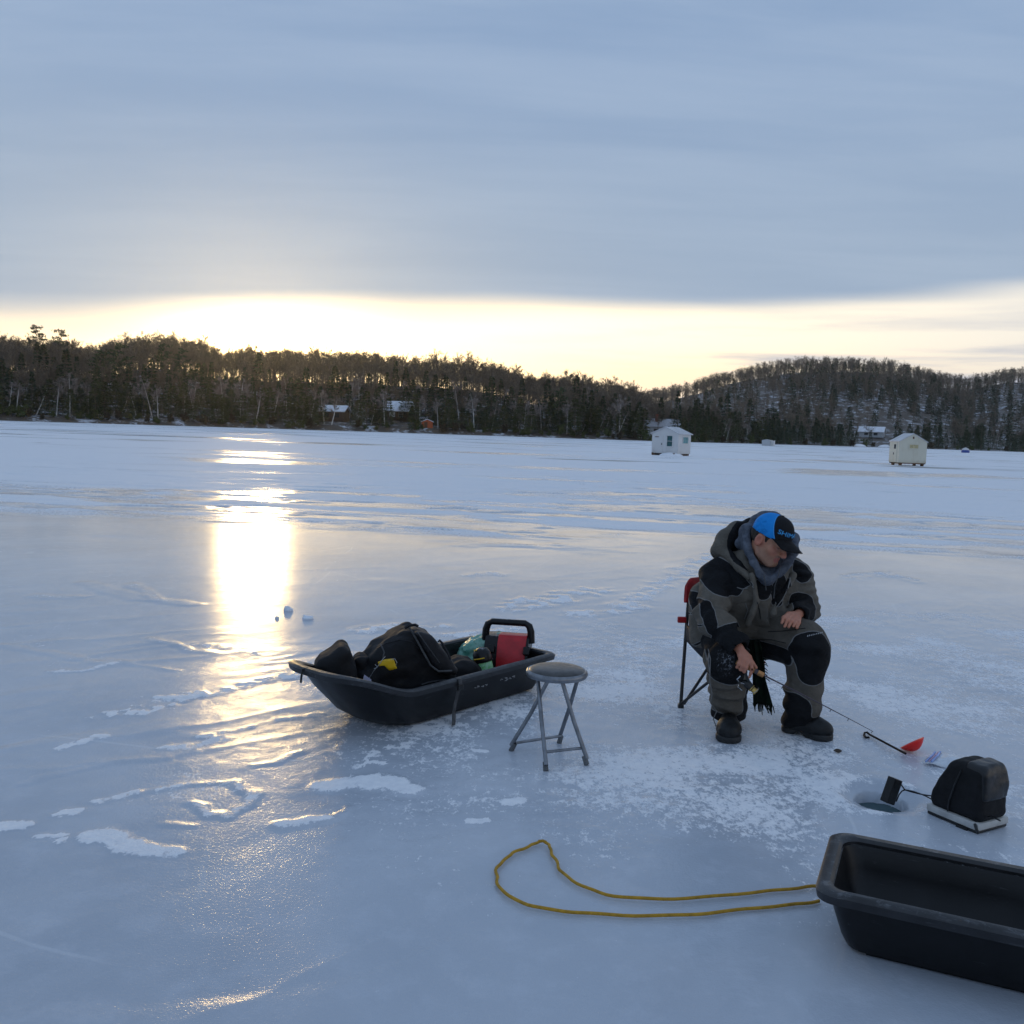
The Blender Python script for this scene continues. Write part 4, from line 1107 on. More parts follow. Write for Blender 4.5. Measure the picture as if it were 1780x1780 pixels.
_tip = ground(519, 1163, .335)[:2]; SL_L = float((STERN - _tip) @ SDIR)
sled, sloop = make_sled("long black plastic cargo sled loaded with bags, beside the round stool", (STERN[0], STERN[1], 0.004), math.atan2(-SDIR[1], -SDIR[0]), SL_L)
def sl(u, v, z):     # sled-local (u from stern to bow, v away from the camera) -> world
    p = STERN - SDIR * u + SPERP * v
    return np.array([p[0], p[1], z])
def ribbon(name, pts, wdir, w, m, parent=None, th=.002):
    G = np.array([[np.array(p) - np.array(d_) * w / 2, np.array(p) + np.array(d_) * w / 2] for p, d_ in zip(pts, wdir if isinstance(wdir, list) else [wdir] * len(pts))])
    return sheet(name, G, m, parent, th)
# webbing strap over the near rim, its tail on the ice
Mi = sled.matrix_basis.inverted() if False else (Matrix.Translation(sled.location) @ Matrix.Rotation(sled.rotation_euler.z, 4, 'Z')).inverted()
def tolocal(P): return [tuple(Mi @ Vector(p)) for p in P]
su = 0.90
def near(u, v, z): return sl(u, v, z)
spts = [sl(su, -.285, .13), sl(su, -.300, .21), sl(su, -.318, .2355), sl(su, -.357, .2345), sl(su, -.362, .20), sl(su, -.345, .16), sl(su + .005, -.335, .11), sl(su + .03, -.345, .06), sl(su + .06, -.375, .025), sl(su + .10, -.41, .012)]
ud = np.array([-SDIR[0], -SDIR[1], 0])
ribbon("strap", tolocal(spts), tuple(Vector((1, 0, 0))), .028, M_WEB, sled)
mb = MB(); mb.box(tuple(tolocal([sl(su, -.361, .19)])[0]), (.04, .012, .03), .003); mb.build("buckle", M_BLACKM, sled)
# faint worn lettering along the near flank
def text_mesh(body, size):
    cu_ = bpy.data.curves.new("txt", 'FONT'); cu_.body = body; cu_.size = size; cu_.align_x = 'CENTER'; cu_.align_y = 'CENTER'
    ob = bpy.data.objects.new("txt", cu_); COL.objects.link(ob)
    bpy.context.view_layer.update()
    me = bpy.data.meshes.new_from_object(ob.evaluated_get(bpy.context.evaluated_depsgraph_get()))
    V = np.array([v.co[:] for v in me.vertices]); F = [list(p.vertices) for p in me.polygons]
    bpy.data.objects.remove(ob); bpy.data.curves.remove(cu_); bpy.data.meshes.remove(me)
    return V, F
mb = MB()
for k in range(26):     # scuffed remnants of a printed word, unreadable
    u_ = .36 + .36 * rng.uniform(); a_ = rng.uniform(-.6, .6); l_ = rng.uniform(.004, .012)
    if .50 < u_ < .56: continue
    zc = .135 + rng.normal(0, .006); y_ = .345 - .048 + (zc - .13) * .25 + .0035
    mb.add([(u_ - l_, y_, zc), (u_ + l_, y_, zc + l_ * a_), (u_ + l_, y_ + .001, zc + l_ * a_ + .003), (u_ - l_, y_ + .001, zc + .003)], [[0, 1, 2, 3]])
mb.build("lettering", M_SCUFF, sled)
# tow cord at the bow
mb = MB(); mb.tube(tolocal([sl(SL_L - .02, .05, .345), sl(SL_L + .012, .05, .345), sl(SL_L + .018, .05, .31), sl(SL_L + .014, .06, .275)]), .006, 6); mb.build("tow_cord", M_BLACKM, sled, True)

# ---- polygon-profile soft goods
def polyd(P2, poly):
    x, z = P2[..., 0], P2[..., 1]; n = len(poly)
    d = np.full(x.shape, 1e9, np.float32); s = np.ones(x.shape, np.float32)
    for i in range(n):
        ax, az = poly[i]; bx, bz = poly[i - 1]
        ex, ez = bx - ax, bz - az; wx, wz = x - ax, z - az
        t = np.clip((wx * ex + wz * ez) / (ex * ex + ez * ez + 1e-12), 0, 1)
        d = np.minimum(d, (wx - ex * t) ** 2 + (wz - ez * t) ** 2)
        c1, c2, c3 = z >= az, z < bz, ex * wz > ez * wx
        f = (c1 & c2 & c3) | (~c1 & ~c2 & ~c3)
        s = np.where(f, -s, s)
    return s * np.sqrt(d)
def prof(px, Y): 
    return [(float(q[0]), float(q[2])) for q in (at(a, b, Y) for a, b in px)]
def soft(name, px, Y, half, k, m, parent=None, wr=.006, wf=16, h=.010, belly=.0, yaw=0.0, seed=1, zmin=None):
    """bag whose outline was surveyed at depth Y, `half` metres deep to either side"""
    poly = prof(px, Y)
    A = np.array(poly); cx = A[:, 0].mean()
    cy_, sy_ = math.cos(yaw), math.sin(yaw)
    def fn(P):
        q = P.copy()
        dx, dy = P[..., 0] - cx, P[..., 1] - Y
        q[..., 0] = cx + dx * cy_ + dy * sy_
        yy = -dx * sy_ + dy * cy_
        d2 = polyd(q[..., (0, 2)], poly)
        hh = half + belly * np.clip(-d2 / .1, 0, 1)
        d = smax(d2, np.abs(yy) - hh, k)
        if zmin is not None: d = smax(d, zmin - P[..., 2], .02)
        w_ = noise(P[..., 0] * wf, P[..., 1] * wf, P[..., 2] * wf * 1.3, seed) + .5 * noise(P[..., 0] * wf * 2.3, P[..., 1] * wf * 2.3, P[..., 2] * wf * 2.3, seed + 5)
        return d + wr * w_
    r = half + abs(A[:, 0].max() - A[:, 0].min()) * abs(sy_) + .06
    lo = (A[:, 0].min() - .08 - half * abs(sy_), Y - r, A[:, 1].min() - .05); hi = (A[:, 0].max() + .08 + half * abs(sy_), Y + r, A[:, 1].max() + .05)
    return solid(name, fn, lo, hi, h, m, parent)
# backpack
bp = empty("backpack", at(700, 1195, 5.3), 0, "large black backpack with yellow and pale tags, lying in the loaded sled", "backpack")
def child(o, e):
    o.parent = e; o.location = -Vector(e.location); return o
child(soft("body", [(618,1192),(612,1165),(615,1150),(632,1138),(650,1118),(680,1100),(700,1091),(716,1088),(735,1095),(752,1112),(772,1138),(788,1162),(790,1182),(770,1200),(700,1212),(640,1212)], 5.36, .16, .09, M_NYL, None, .009, 15, .009, .03, R(18)), bp)
child(soft("lid", [(712,1090),(722,1089),(742,1096),(768,1128),(790,1158),(786,1168),(762,1168),(748,1158),(730,1124)], 5.305, .125, .03, M_NYL2, None, .004, 20, .008, .01, R(18), 4), bp)
child(soft("side_pocket", [(640,1160),(655,1138),(690,1130),(722,1142),(730,1180),(712,1200),(660,1202),(640,1190)], 5.25, .030, .05, M_NYL, None, .008, 18, .008, .01, R(14), 9), bp)
child(soft("top_pocket", [(612,1165),(614,1142),(624,1135),(640,1140),(646,1160),(650,1190),(620,1192)], 5.25, .08, .05, M_NYL, None, .006, 18, .008, 0, R(10), 12), bp)
bl = Vector(bp.location)
def tubes(name, lists, r, m, parent, off=None, n=6):
    mb = MB(off if off is not None else (0, 0, 0))
    for l in lists: mb.tube(l, r, n)
    return mb.build(name, m, parent, True)
tubes("zipper", [[at(a, b, y) for a, b, y in [(712,1091,5.20),(722,1108,5.175),(736,1134,5.165),(748,1156,5.165),(762,1167,5.165),(786,1166,5.17)]]], .006, M_WEB, bp, bl)
tubes("carry_loop", [[at(a, b, 5.17) for a, b in [(762,1116),(764,1113),(768,1117),(778,1134),(783,1146)]]], .007, M_NYL2, bp, bl)
tubes("grab_handle", [[at(a, b, 5.26) for a, b in [(704,1092),(712,1087),(722,1086),(727,1089)]]], .009, M_NYL2, bp, bl)
def tagcard(name, px, Y, m, parent, off, th=.002):
    P = [at(a, b, Y if not isinstance(Y, list) else Y[i]) for i, (a, b) in enumerate(px)]
    mb = MB(off); n = len(P)
    mb.add(P + [p + np.array([0, th, 0]) for p in P], [list(range(n)), [n + i for i in range(n)][::-1]] + [[i, (i + 1) % n, n + (i + 1) % n, n + i] for i in range(n)])
    return mb.build(name, m, parent)
def _tg(u, v):
    tx, ty = np.interp(u, [0, .45, 1], [657, 669, 684]), np.interp(u, [0, .45, 1], [1151, 1146, 1145])
    bx, by = np.interp(u, [0, .4, .7, 1], [658, 668, 677, 690]), np.interp(u, [0, .4, .7, 1], [1158, 1157, 1166, 1162])
    return at(tx + (bx - tx) * v, ty + (by - ty) * v, 5.03 + .006 * math.sin(7 * u + 2 * v)) - np.array(bl)
yt = sheet("yellow_tag", np.array([[_tg(u, v) for v in np.linspace(0, 1, 5)] for u in np.linspace(0, 1, 14)]), M_YEL, bp, .002)
tagcard("paper_tag", [(628,1194),(633,1173),(645,1181),(646,1188),(642,1195)], 4.995, M_PALE, bp, bl)
tubes("tag_string", [[at(a, b, 5.02) for a, b in [(641,1180),(650,1166),(658,1157),(664,1148),(670,1141)]], [at(a, b, 5.02) for a, b in [(652,1155),(656,1160),(650,1163)]], [at(a, b, 5.02) for a, b in [(680,1147),(686,1145),(690,1152),(688,1158)]]], .0022, M_BAIL, bp, bl)
# small bag at the bow, soft bag behind the backpack
o = soft("gear_bag", [(549,1170),(548,1150),(555,1138),(572,1130),(588,1119),(597,1118),(606,1124),(611,1140),(618,1160),(622,1190),(600,1200),(565,1186)], 5.10, .12, .05, M_NYL, None, .005, 14, .009, .02, R(12), 21)
tag(o, "small plain black bag standing at the bow of the loaded sled", "bag")
o = soft("duffel_bag", [(752,1195),(756,1160),(776,1148),(800,1143),(822,1148),(832,1160),(836,1178),(838,1190),(790,1200)], 5.56, .12, .06, M_NYL, None, .008, 14, .010, .01, R(20), 31)
tag(o, "low slumped black duffel in the sled between backpack and canister", "bag")
# green carrier bag
o = soft("plastic_bag", [(793,1150),(796,1130),(806,1120),(818,1110),(832,1106),(850,1104),(866,1100),(873,1098),(874,1106),(866,1112),(868,1170),(800,1175)], 6.03, .10, .05, M_GREENBAG, None, .014, 22, .008, .02, R(0), 41)
tag(o, "crumpled translucent green plastic bag stuffed behind the red case", "plastic bag")
# red and black case with an arched carrying handle
cs = ground(882, 1163, .085)
case = empty("carry_case", (cs[0], cs[1], .05), R(-8), "red and black hard case with arched carry handle in the loaded sled", "case"); case.scale = (1.12, 1, 1.13)
mb = MB()
mb.prism([(-.13, 0), (-.125, .11), (-.085, .195), (-.045, .225), (.10, .225), (.13, .16), (.13, 0)], (0, 1, 0), (0, 0, 1), ((-.125, 0, 0), (.25, 0, 0)))
mb.build("body", M_HDPE, case, True, .008)
mb = MB(); mb.prism([(-.139, .02), (-.134, .112), (-.092, .203), (-.048, .234), (.04, .234), (.04, .20), (-.12, .02)], (0, 1, 0), (0, 0, 1), ((-.050, 0, 0), (.160, 0, 0))); mb.build("red_panel", M_RED, case, True, .006)
mb = MB()
hp = [(-.132, -.01, .19), (-.128, -.01, .255), (-.118, -.01, .285), (-.095, -.01, .30), (.095, -.01, .30), (.118, -.01, .285), (.128, -.01, .255), (.132, -.01, .19)]
mb.tube(hp, [.021, .021, .020, .018, .018, .020, .021, .021], 10); mb.build("handle", M_HDPE, case, True)
for x_ in (-.080, .118):
    mb = MB(); mb.box((x_, -.118, .165), (.036, .03, .045), .006, Matrix.Rotation(R(-25), 3, 'X')); mb.build("latch", M_HDPE, case, True)
    mb = MB(); mb.box((x_, -.140, .09), (.036, .014, .05), .004); mb.build("hinge", M_HDPE, case, True)
# canister with black domed cap and green label
cn = at(847, 1172, 5.60); can = empty("gas_canister", (cn[0], cn[1], .105), 0, "canister with black domed cap and green label, leaning on the red case", "canister")
can.rotation_euler = (R(-6), R(-14), 0)
mb = MB(); mb.lathe([(.050, -.04), (.052, 0), (.052, .105), (.048, .115)], 24); mb.build("label_body", M_GREENL, can, True)
mb = MB(); mb.lathe([(.0545, .108), (.057, .118), (.057, .140), (.052, .168), (.036, .188), (.013, .196), (.001, .197)], 24); dome = mb.build("cap", M_HDPE, can, True)
mb = MB(); mb.tube([(.0578 * math.cos(a), .0578 * math.sin(a), .136) for a in np.linspace(-2.6, -1.3, 9)], .0035, 6); mb.tube([(.04 * math.cos(a), .04 * math.sin(a), .187) for a in np.linspace(-3.3, -2.2, 7)], .0035, 6); mb.build("yellow_stripe", M_YEL, dome, True)

# ---- round folding stool
SC = np.array([*at(968, 1166, 4.66)[:2], 0.0]); HS = float(at(968, 1169, 4.66)[2])
stool = empty("folding_stool", tuple(SC), 0, "round folding stool with dark padded seat and grey crossed legs", "stool")
mb = MB(); mb.lathe([(.136, HS - .012), (.150, HS - .016), (.156, HS - .004), (.154, HS + .008), (.146, HS + .015), (.138, HS + .013)], 48); mb.build("seat_ring", M_STEEL, stool, True)
mb = MB(); mb.lathe([(.140, HS + .002), (.139, HS + .014), (.128, HS + .022), (.09, HS + .028), (.04, HS + .030), (.002, HS + .0305)], 48); mb.build("seat_pad", M_SEAT, stool, True)
FT = {k: ground(*v) for k, v in dict(A=(888, 1306), B=(949, 1341), C=(1020, 1330), D=(972, 1292)).items()}
TP = {k: at(v[0], v[1], v[2]) for k, v in dict(A=(955, 1184, 4.60), B=(934, 1181, 4.66), C=(976, 1184, 4.58), D=(1006, 1182, 4.68)).items()}
for k in "ABCD":
    T, B = TP[k].copy(), FT[k]; T[2] = HS - .012
    mid = (T + B) / 2 + (np.array([0, 0, 0]))
    mb = MB(SC); mb.tube([T, T + (B - T) * .1, mid, B + np.array([0, 0, .03])], .0105, 10); leg = mb.build("leg", M_STEEL, stool, True)
    dv = (B - T) / np.linalg.norm(B - T)
    mb = MB(SC); mb.tube([B - dv * .045 + [0, 0, .0], B + np.array([0, 0, .002])], [.0125, .0135], 10); mb.build("foot_cap", M_STEELD, leg, True)
for a, b, fa in (("A", "D", .88), ("B", "C", .80)):
    P = TP[a] * (1 - fa) + FT[a] * fa; Q = TP[b] * (1 - fa) + FT[b] * fa
    mb = MB(SC); mb.tube([P, Q], .0075, 8); mb.build("crossbar", M_STEEL, stool, True)

# ---- bag of the fish finder, its float in the hole
_a, _b, _c = ground(1691, 1447), ground(1618, 1416), ground(1743, 1436)
bc = (_b + _c) / 2; _v = _a - _b
byaw = math.atan2(_v[1], _v[0]); print('bag', bc, byaw, np.linalg.norm(_v), np.linalg.norm(_c - _a))
bag = empty("sonar_bag", tuple(bc), byaw, "black vinyl-flapped sonar bag on a white base, next to the ice hole", "bag")
def bagf(P):
    z = P[..., 2]; tp = np.clip((z - .10) / .20, 0, 1)
    q = P.copy(); k = 1 - .42 * tp ** 1.3
    q[..., 0] = (P[..., 0] - .045 * tp) / k; q[..., 1] = P[..., 1] / (1 - .16 * tp)
    w_ = noise(P[..., 0] * 16, P[..., 1] * 16, z * 20, 3) + .5 * noise(P[..., 0] * 40, P[..., 1] * 40, z * 40, 8)
    return rbox(q, (0, 0, .155), (.122, .098, .115), .035) * .8 + .004 * w_
solid("body", bagf, (-.18, -.15, 0), (.18, .15, .31), .007, M_NYL, bag)
mb = MB(); mb.box((0, 0, .031), (.248, .202, .030), .006); mb.build("base", M_BASE, bag, True)
mb = MB(); mb.box((0, 0, .0095), (.240, .194, .012), .003); mb.box((.05, -.09, .006), (.05, .03, .012)); mb.build("base_feet", M_BLACKM, bag, True)
# flap folded over the top and down the right-hand face
def flapf(P):
    d = bagf(P) - .008
    for pl in (.030 + .05 * np.clip((P[..., 2] - .2) / .08, 0, 1) * 0 - P[..., 0], np.abs(P[..., 1] + .0) - .080, .135 + .0 * P[..., 1] - P[..., 2]): d = smax(d, pl, .012)
    return d
solid("flap", flapf, (-.18, -.15, .1), (.22, .15, .34), .006, M_VINYL, bag)
tubes("seam_cord", [[(-.02, -.102, .05), (-.015, -.104, .10), (.0, -.098, .17), (.02, -.09, .24)]], .0035, M_BLACKM, bag)
tubes("loose_cord", [[(.13, -.05, .075), (.16, -.07, .09), (.20, -.075, .088)]], .0035, M_BLACKM, bag)
tubes("hanging_loop", [[(.11, -.104, .045), (.126, -.115, .03), (.126, -.1, .012)]], .006, M_BLACKM, bag)
fl = ground(1548, 1393)
flo = empty("transducer_float", (fl[0], fl[1], .0), 0, "black block-shaped float leaning at the edge of the ice hole", "float")
mb = MB(); mb.box((0, 0, .05), (.052, .042, .115), .004, Matrix.Rotation(R(24), 3, 'Y') @ Matrix.Rotation(R(25), 3, 'Z') @ Matrix.Rotation(R(-10), 3, 'X')); mb.build("block", M_HDPE, flo)
fo = Vector(flo.location)
def sag(a, b, s, n=9): return [np.array(a) * (1 - t) + np.array(b) * t + np.array([0, 0, -s * 4 * t * (1 - t)]) for t in np.linspace(0, 1, n)]
kn = at(1573, 1373, 4.17)
tubes("cord", [[at(1561, 1361, 4.20), at(1566, 1363, 4.18), at(1570, 1369, 4.17), kn], [at(1558, 1393, 4.18), at(1563, 1381, 4.17), at(1568, 1375, 4.17), kn], sag(kn, at(1624, 1384, 4.06), .004), sag(kn, at(1624, 1392, 4.05), -.008)], .0032, M_BLACKM, flo, fo)

# ---- ice scoop
sp0, sp1 = ground(1512, 1277, .012), ground(1574, 1310, .03)
sc_e = empty("ice_scoop", tuple(sp1), 0, "ice scoop with black hooked handle and bright red bowl on ice", "ice scoop")
off = np.array(sp1)
dv = (sp0 - sp1); dv = dv / np.linalg.norm(dv)
hk = [sp1, sp1 * .5 + sp0 * .5, sp0]
sd_ = np.array([-.55, -.83, 0])
hook = [ground(1507, 1273, .012), ground(1503, 1274, .012), ground(1502, 1278, .012), ground(1505, 1282, .012), ground(1511, 1282, .012)]
tubes("handle", [hk + hook], .0060, M_MATTE, sc_e, off, 8)
# shallow round bowl, tipped so that its rim faces up and away
bcn = at(1586, 1301, 4.83); bcn[2] = max(bcn[2], .045)
ax_n = Vector((-.45, .43, .85)).normalized(); au = Vector(at(1604, 1292, 4.84) - at(1567, 1312, 4.84)).normalized(); av = ax_n.cross(au).normalized(); au = av.cross(ax_n)
G = []
for r_, dz in [(.0, -.034), (.3, -.031), (.55, -.022), (.78, -.010), (.93, .0), (1.0, .006)]:
    G.append([tuple(Vector(bcn) - Vector(off) + (au * math.cos(a) + av * math.sin(a)) * .066 * r_ + ax_n * dz * 1.1) for a in np.linspace(0, 2 * PI, 33)])
sheet("bowl", np.array(G), M_SCOOP, sc_e, .003)

# ---- clear zip bag
M_ZIP, t_, p_ = new_mat("clear_plastic_bag")
tc_ = t_.node("ShaderNodeTexCoord").outputs["Object"]
p_.inputs["Base Color"].default_value = (.80, .86, .93, 1); p_.inputs["Roughness"].default_value = .18; p_.inputs["Alpha"].default_value = .72
t_.set(p_.inputs["Normal"], t_.bump(t_.noise(tc_, 22, 3, .6, .6), .8, .02))
M_ZB = mat("blue_zip_strip", (.28, .42, .80), .4); M_ZR = mat("pink_zip_strip", (.66, .38, .60), .4)
z0 = ground(1604, 1330, .004); z1 = ground(1622, 1311, .004); z2 = ground(1690, 1340, .004)
zb = empty("zip_bag", tuple(z0), 0, "clear plastic zip bag with blue stripe, half under the black bag", "plastic bag")
A0, B0 = np.array(z0), np.array(z1); ex = np.array([.19, -.06, 0])
G = [[(A0 - A0) + (B0 - A0) * v + ex * u + np.array([0, 0, .006 + .020 * math.sin(PI * u) * math.sin(PI * v) + .006 * math.sin(9 * u + 5 * v)]) for v in np.linspace(0, 1, 8)] for u in np.linspace(0, 1, 12)]
sheet("film", np.array(G), M_ZIP, zb, .004)
for u_, m_, nm in ((.06, M_ZB, "zip_strip"), (.13, M_ZR, "zip_line"), (.19, M_ZB, "zip_strip")):
    P = [(B0 - A0) * v + ex * (u_ + .02 * math.sin(4 * v)) + np.array([0, 0, .017 + .02 * math.sin(PI * u_) * math.sin(PI * v) + .004 * math.sin(9 * u_ + 5 * v)]) for v in np.linspace(0.02, .98, 10)]
    mb = MB(); mb.tube(P, .0048 if nm == "zip_strip" else .003, 6); mb.build(nm, m_, zb, True)

# ---- second sled whose corner reaches into the picture, its yellow tow rope
c0 = at(1448, 1459, 3.27); d1 = np.array([.91, -.41]); p1_ = np.array([-.41, -.91])
sled2, _ = make_sled("empty black plastic sled at the very bottom right corner", (c0[0] + p1_[0] * .25 , c0[1] + p1_[1] * .25, 0.004), math.atan2(d1[1], d1[0]), 1.5, .50, .215, .10)
rp = [ground(a, b, .012) for a, b in [(1425, 1566), (1330, 1578), (1180, 1592), (1010, 1590), (905, 1572), (862, 1540), (862, 1506), (890, 1483), (915, 1473), (936, 1463)]] + [ground(945, 1461, .02)] + [ground(a, b, .014) for a, b in [(952, 1466), (960, 1482), (975, 1520), (1040, 1556), (1180, 1566), (1330, 1548), (1428, 1540)]]
def smoothpts(P, it=3):
    P = [np.array(p, float) for p in P]
    for _ in range(it):
        Q = [P[0]]
        for a, b in zip(P[:-1], P[1:]): Q += [a * .75 + b * .25, a * .25 + b * .75]
        P = Q + [P[-1]]
    return P
RP = smoothpts(rp); RP = [p + np.array([.006 * math.sin(i * .9) * math.sin(i * .23), .006 * math.cos(i * .7) * math.sin(i * .31), 0]) for i, p in enumerate(RP)]
mb = MB(); mb.tube(RP, .0058, 8); tag(mb.build("tow_rope", M_ROPE, None, True), "yellow rope looped on the ice at the bottom edge", "rope")
mb = MB(); mb.tube(smoothpts([ground(1598, 1476, .01), ground(1603, 1473, .03), ground(1610, 1477, .025), ground(1622, 1486, .015), ground(1640, 1500, .01)], 2), .004, 6); tag(mb.build("cord", M_BLACKM, None, True), "short black cord end on the ice below the sonar bag", "cord")
# bits on the ice
mb = MB(); q = ground(1456, 1307, .006)
G = np.array([[q + np.array([.022 * (2 * u - 1), .010 * (2 * v - 1) * math.sin(PI * min(.95, max(.05, u))), .006 + .008 * math.sin(3 * u) * (2 * v - 1)]) for v in np.linspace(0, 1, 4)] for u in np.linspace(0, 1, 8)])
tag(sheet("dead_leaf", G, mat("dead_leaf", (.05, .035, .025), .8), None, .001), "small dark dead leaf on the ice by the left boot", "leaf")
def lump(px, py, r, sq, seed, lb):
    c = ground(px, py); c[2] = ice_z(c[0], c[1]) + r * sq * .25
    o = solid("ice_chunk", lambda P: ell(P, c, (r, r * .7, r * sq)) + r * .35 * noise((P[..., 0] - c[0]) / r * 1.3, (P[..., 1] - c[1]) / r * 1.3, (P[..., 2] - c[2]) / r * 1.3, seed), c - r * 1.5, c + r * 1.5, r / 7, M_SNOWB)
    tag(o, lb, "ice chunk", "loose ice chunks behind the loaded sled")
lump(502, 1062, .042, .7, 1, "grey ice chunk beside the sun's reflection, left of two"); lump(535, 1076, .050, .5, 2, "flat pale ice chunk right of the sun's reflection, nearer the sled"); lump(481, 1075, .018, .7, 3, "tiny ice crumb at the right edge of the sun's reflection")
# ------------------------------------------------------------------ camp chair
def J(px, py, Y): return at(px, py, Y).astype(np.float32)
ch0 = ground(1183, 1231)
F2 = np.array([.50, -.866]); S2 = np.array([.866, .50])      # sitter's forward and left
def cp(f, s, z): return np.array([ch0[0] + F2[0] * f + S2[0] * s, ch0[1] + F2[1] * f + S2[1] * s, z])
chair = empty("camp_chair", (ch0[0], ch0[1], 0), 0, "folding camp chair with black tube frame and red backrest under the angler", "chair")
co = Vector(chair.location); WCH = .50; DCH = .44
topL = at(1199, 1012, 5.60); topL = np.array([topL[0], topL[1], topL[2]])
lean = np.array([topL[0] - ch0[0], topL[1] - ch0[1], 0])
zt = float(topL[2]) - .015
for s_ in (0, WCH):
    tubes("back_post", [[cp(0, s_, .012), cp(0, s_, .40) + lean * .5, cp(0, s_, zt) + lean]], .0105, M_BLACKM, chair, co, 10)
    tubes("front_leg", [[cp(DCH, s_, .012), cp(DCH, s_, .40)]], .0105, M_BLACKM, chair, co, 10)
    if s_ == 0: tubes("side_brace", [[cp(.012, s_, .035), cp(DCH, s_, .39)], [cp(.016, s_ + .012, .03), cp(DCH * .62, s_ + .012, .385)]], .0090, M_BLACKM, chair, co, 8)
    for f_ in (0, DCH):
        mb = MB(co); mb.box(cp(f_, s_, .014), (.034, .034, .026), .005); mb.build("foot", M_BLACKM, chair)
def sheetw(name, fn, nu, nv, m, parent, off, th):
    G = np.array([[fn(u, v) - np.array(off) for v in np.linspace(0, 1, nv)] for u in np.linspace(0, 1, nu)])
    return sheet(name, G, m, parent, th)
sheetw("seat_sling", lambda u, v: cp(.0 + DCH * u, WCH * v, .405 - .030 * math.sin(PI * v) - .012 * math.sin(PI * u)) + lean * .5 * (1 - u), 10, 10, M_NYL2, chair, co, .006)
mb = MB(co); mb.tube([cp(DCH + .004, WCH * v, .388 - .030 * math.sin(PI * v)) for v in np.linspace(0, .42, 10)], .008, 6); mb.build("seat_edge", M_REDFAB, chair, True)
def backf(u, v):
    vv = (v - .5) * 1.06 + .5
    p = cp(-.014 - .03 * math.sin(PI * v), WCH * vv, zt - .115 + .135 * u)
    return p + lean * (zt - .115 + .135 * u) / zt
# backrest sleeve wraps the posts: a closed band with rounded upper corners
G = []
for v in np.linspace(-.055, 1.055, 28):
    e_ = max(0, abs(v - .5) - .47) / .085
    top = .145 - .04 * e_ ** 2
    ring = []
    for k in range(16):
        a = 2 * PI * k / 16
        u_ = .5 + .5 * np.sign(math.sin(a)) * abs(math.sin(a)) ** .45
        th_ = .018 * np.sign(math.cos(a)) * abs(math.cos(a)) ** .6 * (1 - .35 * e_)
        z = zt - .105 + (top) * u_
        p = cp(-.03 * math.sin(PI * min(1, max(0, v))) + th_, WCH * v, z) + lean * z / zt
        ring.append(p - np.array(co))
    G.append(ring)
G = np.array(G)
mb = MB(); V = G.reshape(-1, 3); F = []
for i in range(27):
    for k in range(16): F.append([i*16+k, i*16+(k+1) % 16, (i+1)*16+(k+1) % 16, (i+1)*16+k])
F += [list(range(16))[::-1], [27*16+k for k in range(16)]]
mb.add(V, F); mb.build("backrest", M_REDFAB, chair, True)
mb = MB(co); mb.box(cp(-.02, -.02, .515) + lean * .6, (.05, .03, .035), .006); mb.build("strap_tab", M_REDFAB, chair)
sheetw("side_sling", lambda u, v: cp(.02 + (DCH - .12) * u, -.012 - .01 * math.sin(PI * u), .50 - .17 * u + (-.10 + .06 * u) * v) + lean * .6 * (1 - u), 8, 5, M_NYL2, chair, co, .006)

# ------------------------------------------------------------------ the angler
person = empty("person", (float(ground(1300, 1240)[0]), float(ground(1300, 1240)[1]), 0), 0,
               "man in black and grey winter suit and cap, sitting with a fishing rod", "person")
po = np.array(person.location)
# skeleton (surveyed pixel + depth)
_h, _t = ground(1266, 1254), ground(1266, 1293); _d = (_t - _h) / np.linalg.norm(_t - _h); _ra = _h + _d * .125 + np.array([0, 0, .105])
_h, _t = ground(1358, 1268), ground(1445, 1288); _d = (_t - _h) / np.linalg.norm(_t - _h); _la = _h + _d * .105 + np.array([0, 0, .105])
PEL = J(1268, 1082, 5.42); CHE = J(1303, 1018, 5.34); NEC = J(1322, 972, 5.27)
RSH, REL, RWR = J(1250, 998, 5.33), J(1237, 1072, 5.13), J(1284, 1126, 4.945)
LSH, LEL, LWR = J(1386, 1002, 5.38), J(1398, 1060, 5.33), J(1388, 1068, 5.16)
RHI, RKN, RAN = J(1248, 1098, 5.42), J(1262, 1150, 5.06), _ra.astype(np.float32)
LHI, LKN, LAN = J(1300, 1094, 5.42), J(1407, 1128, 5.08), _la.astype(np.float32)
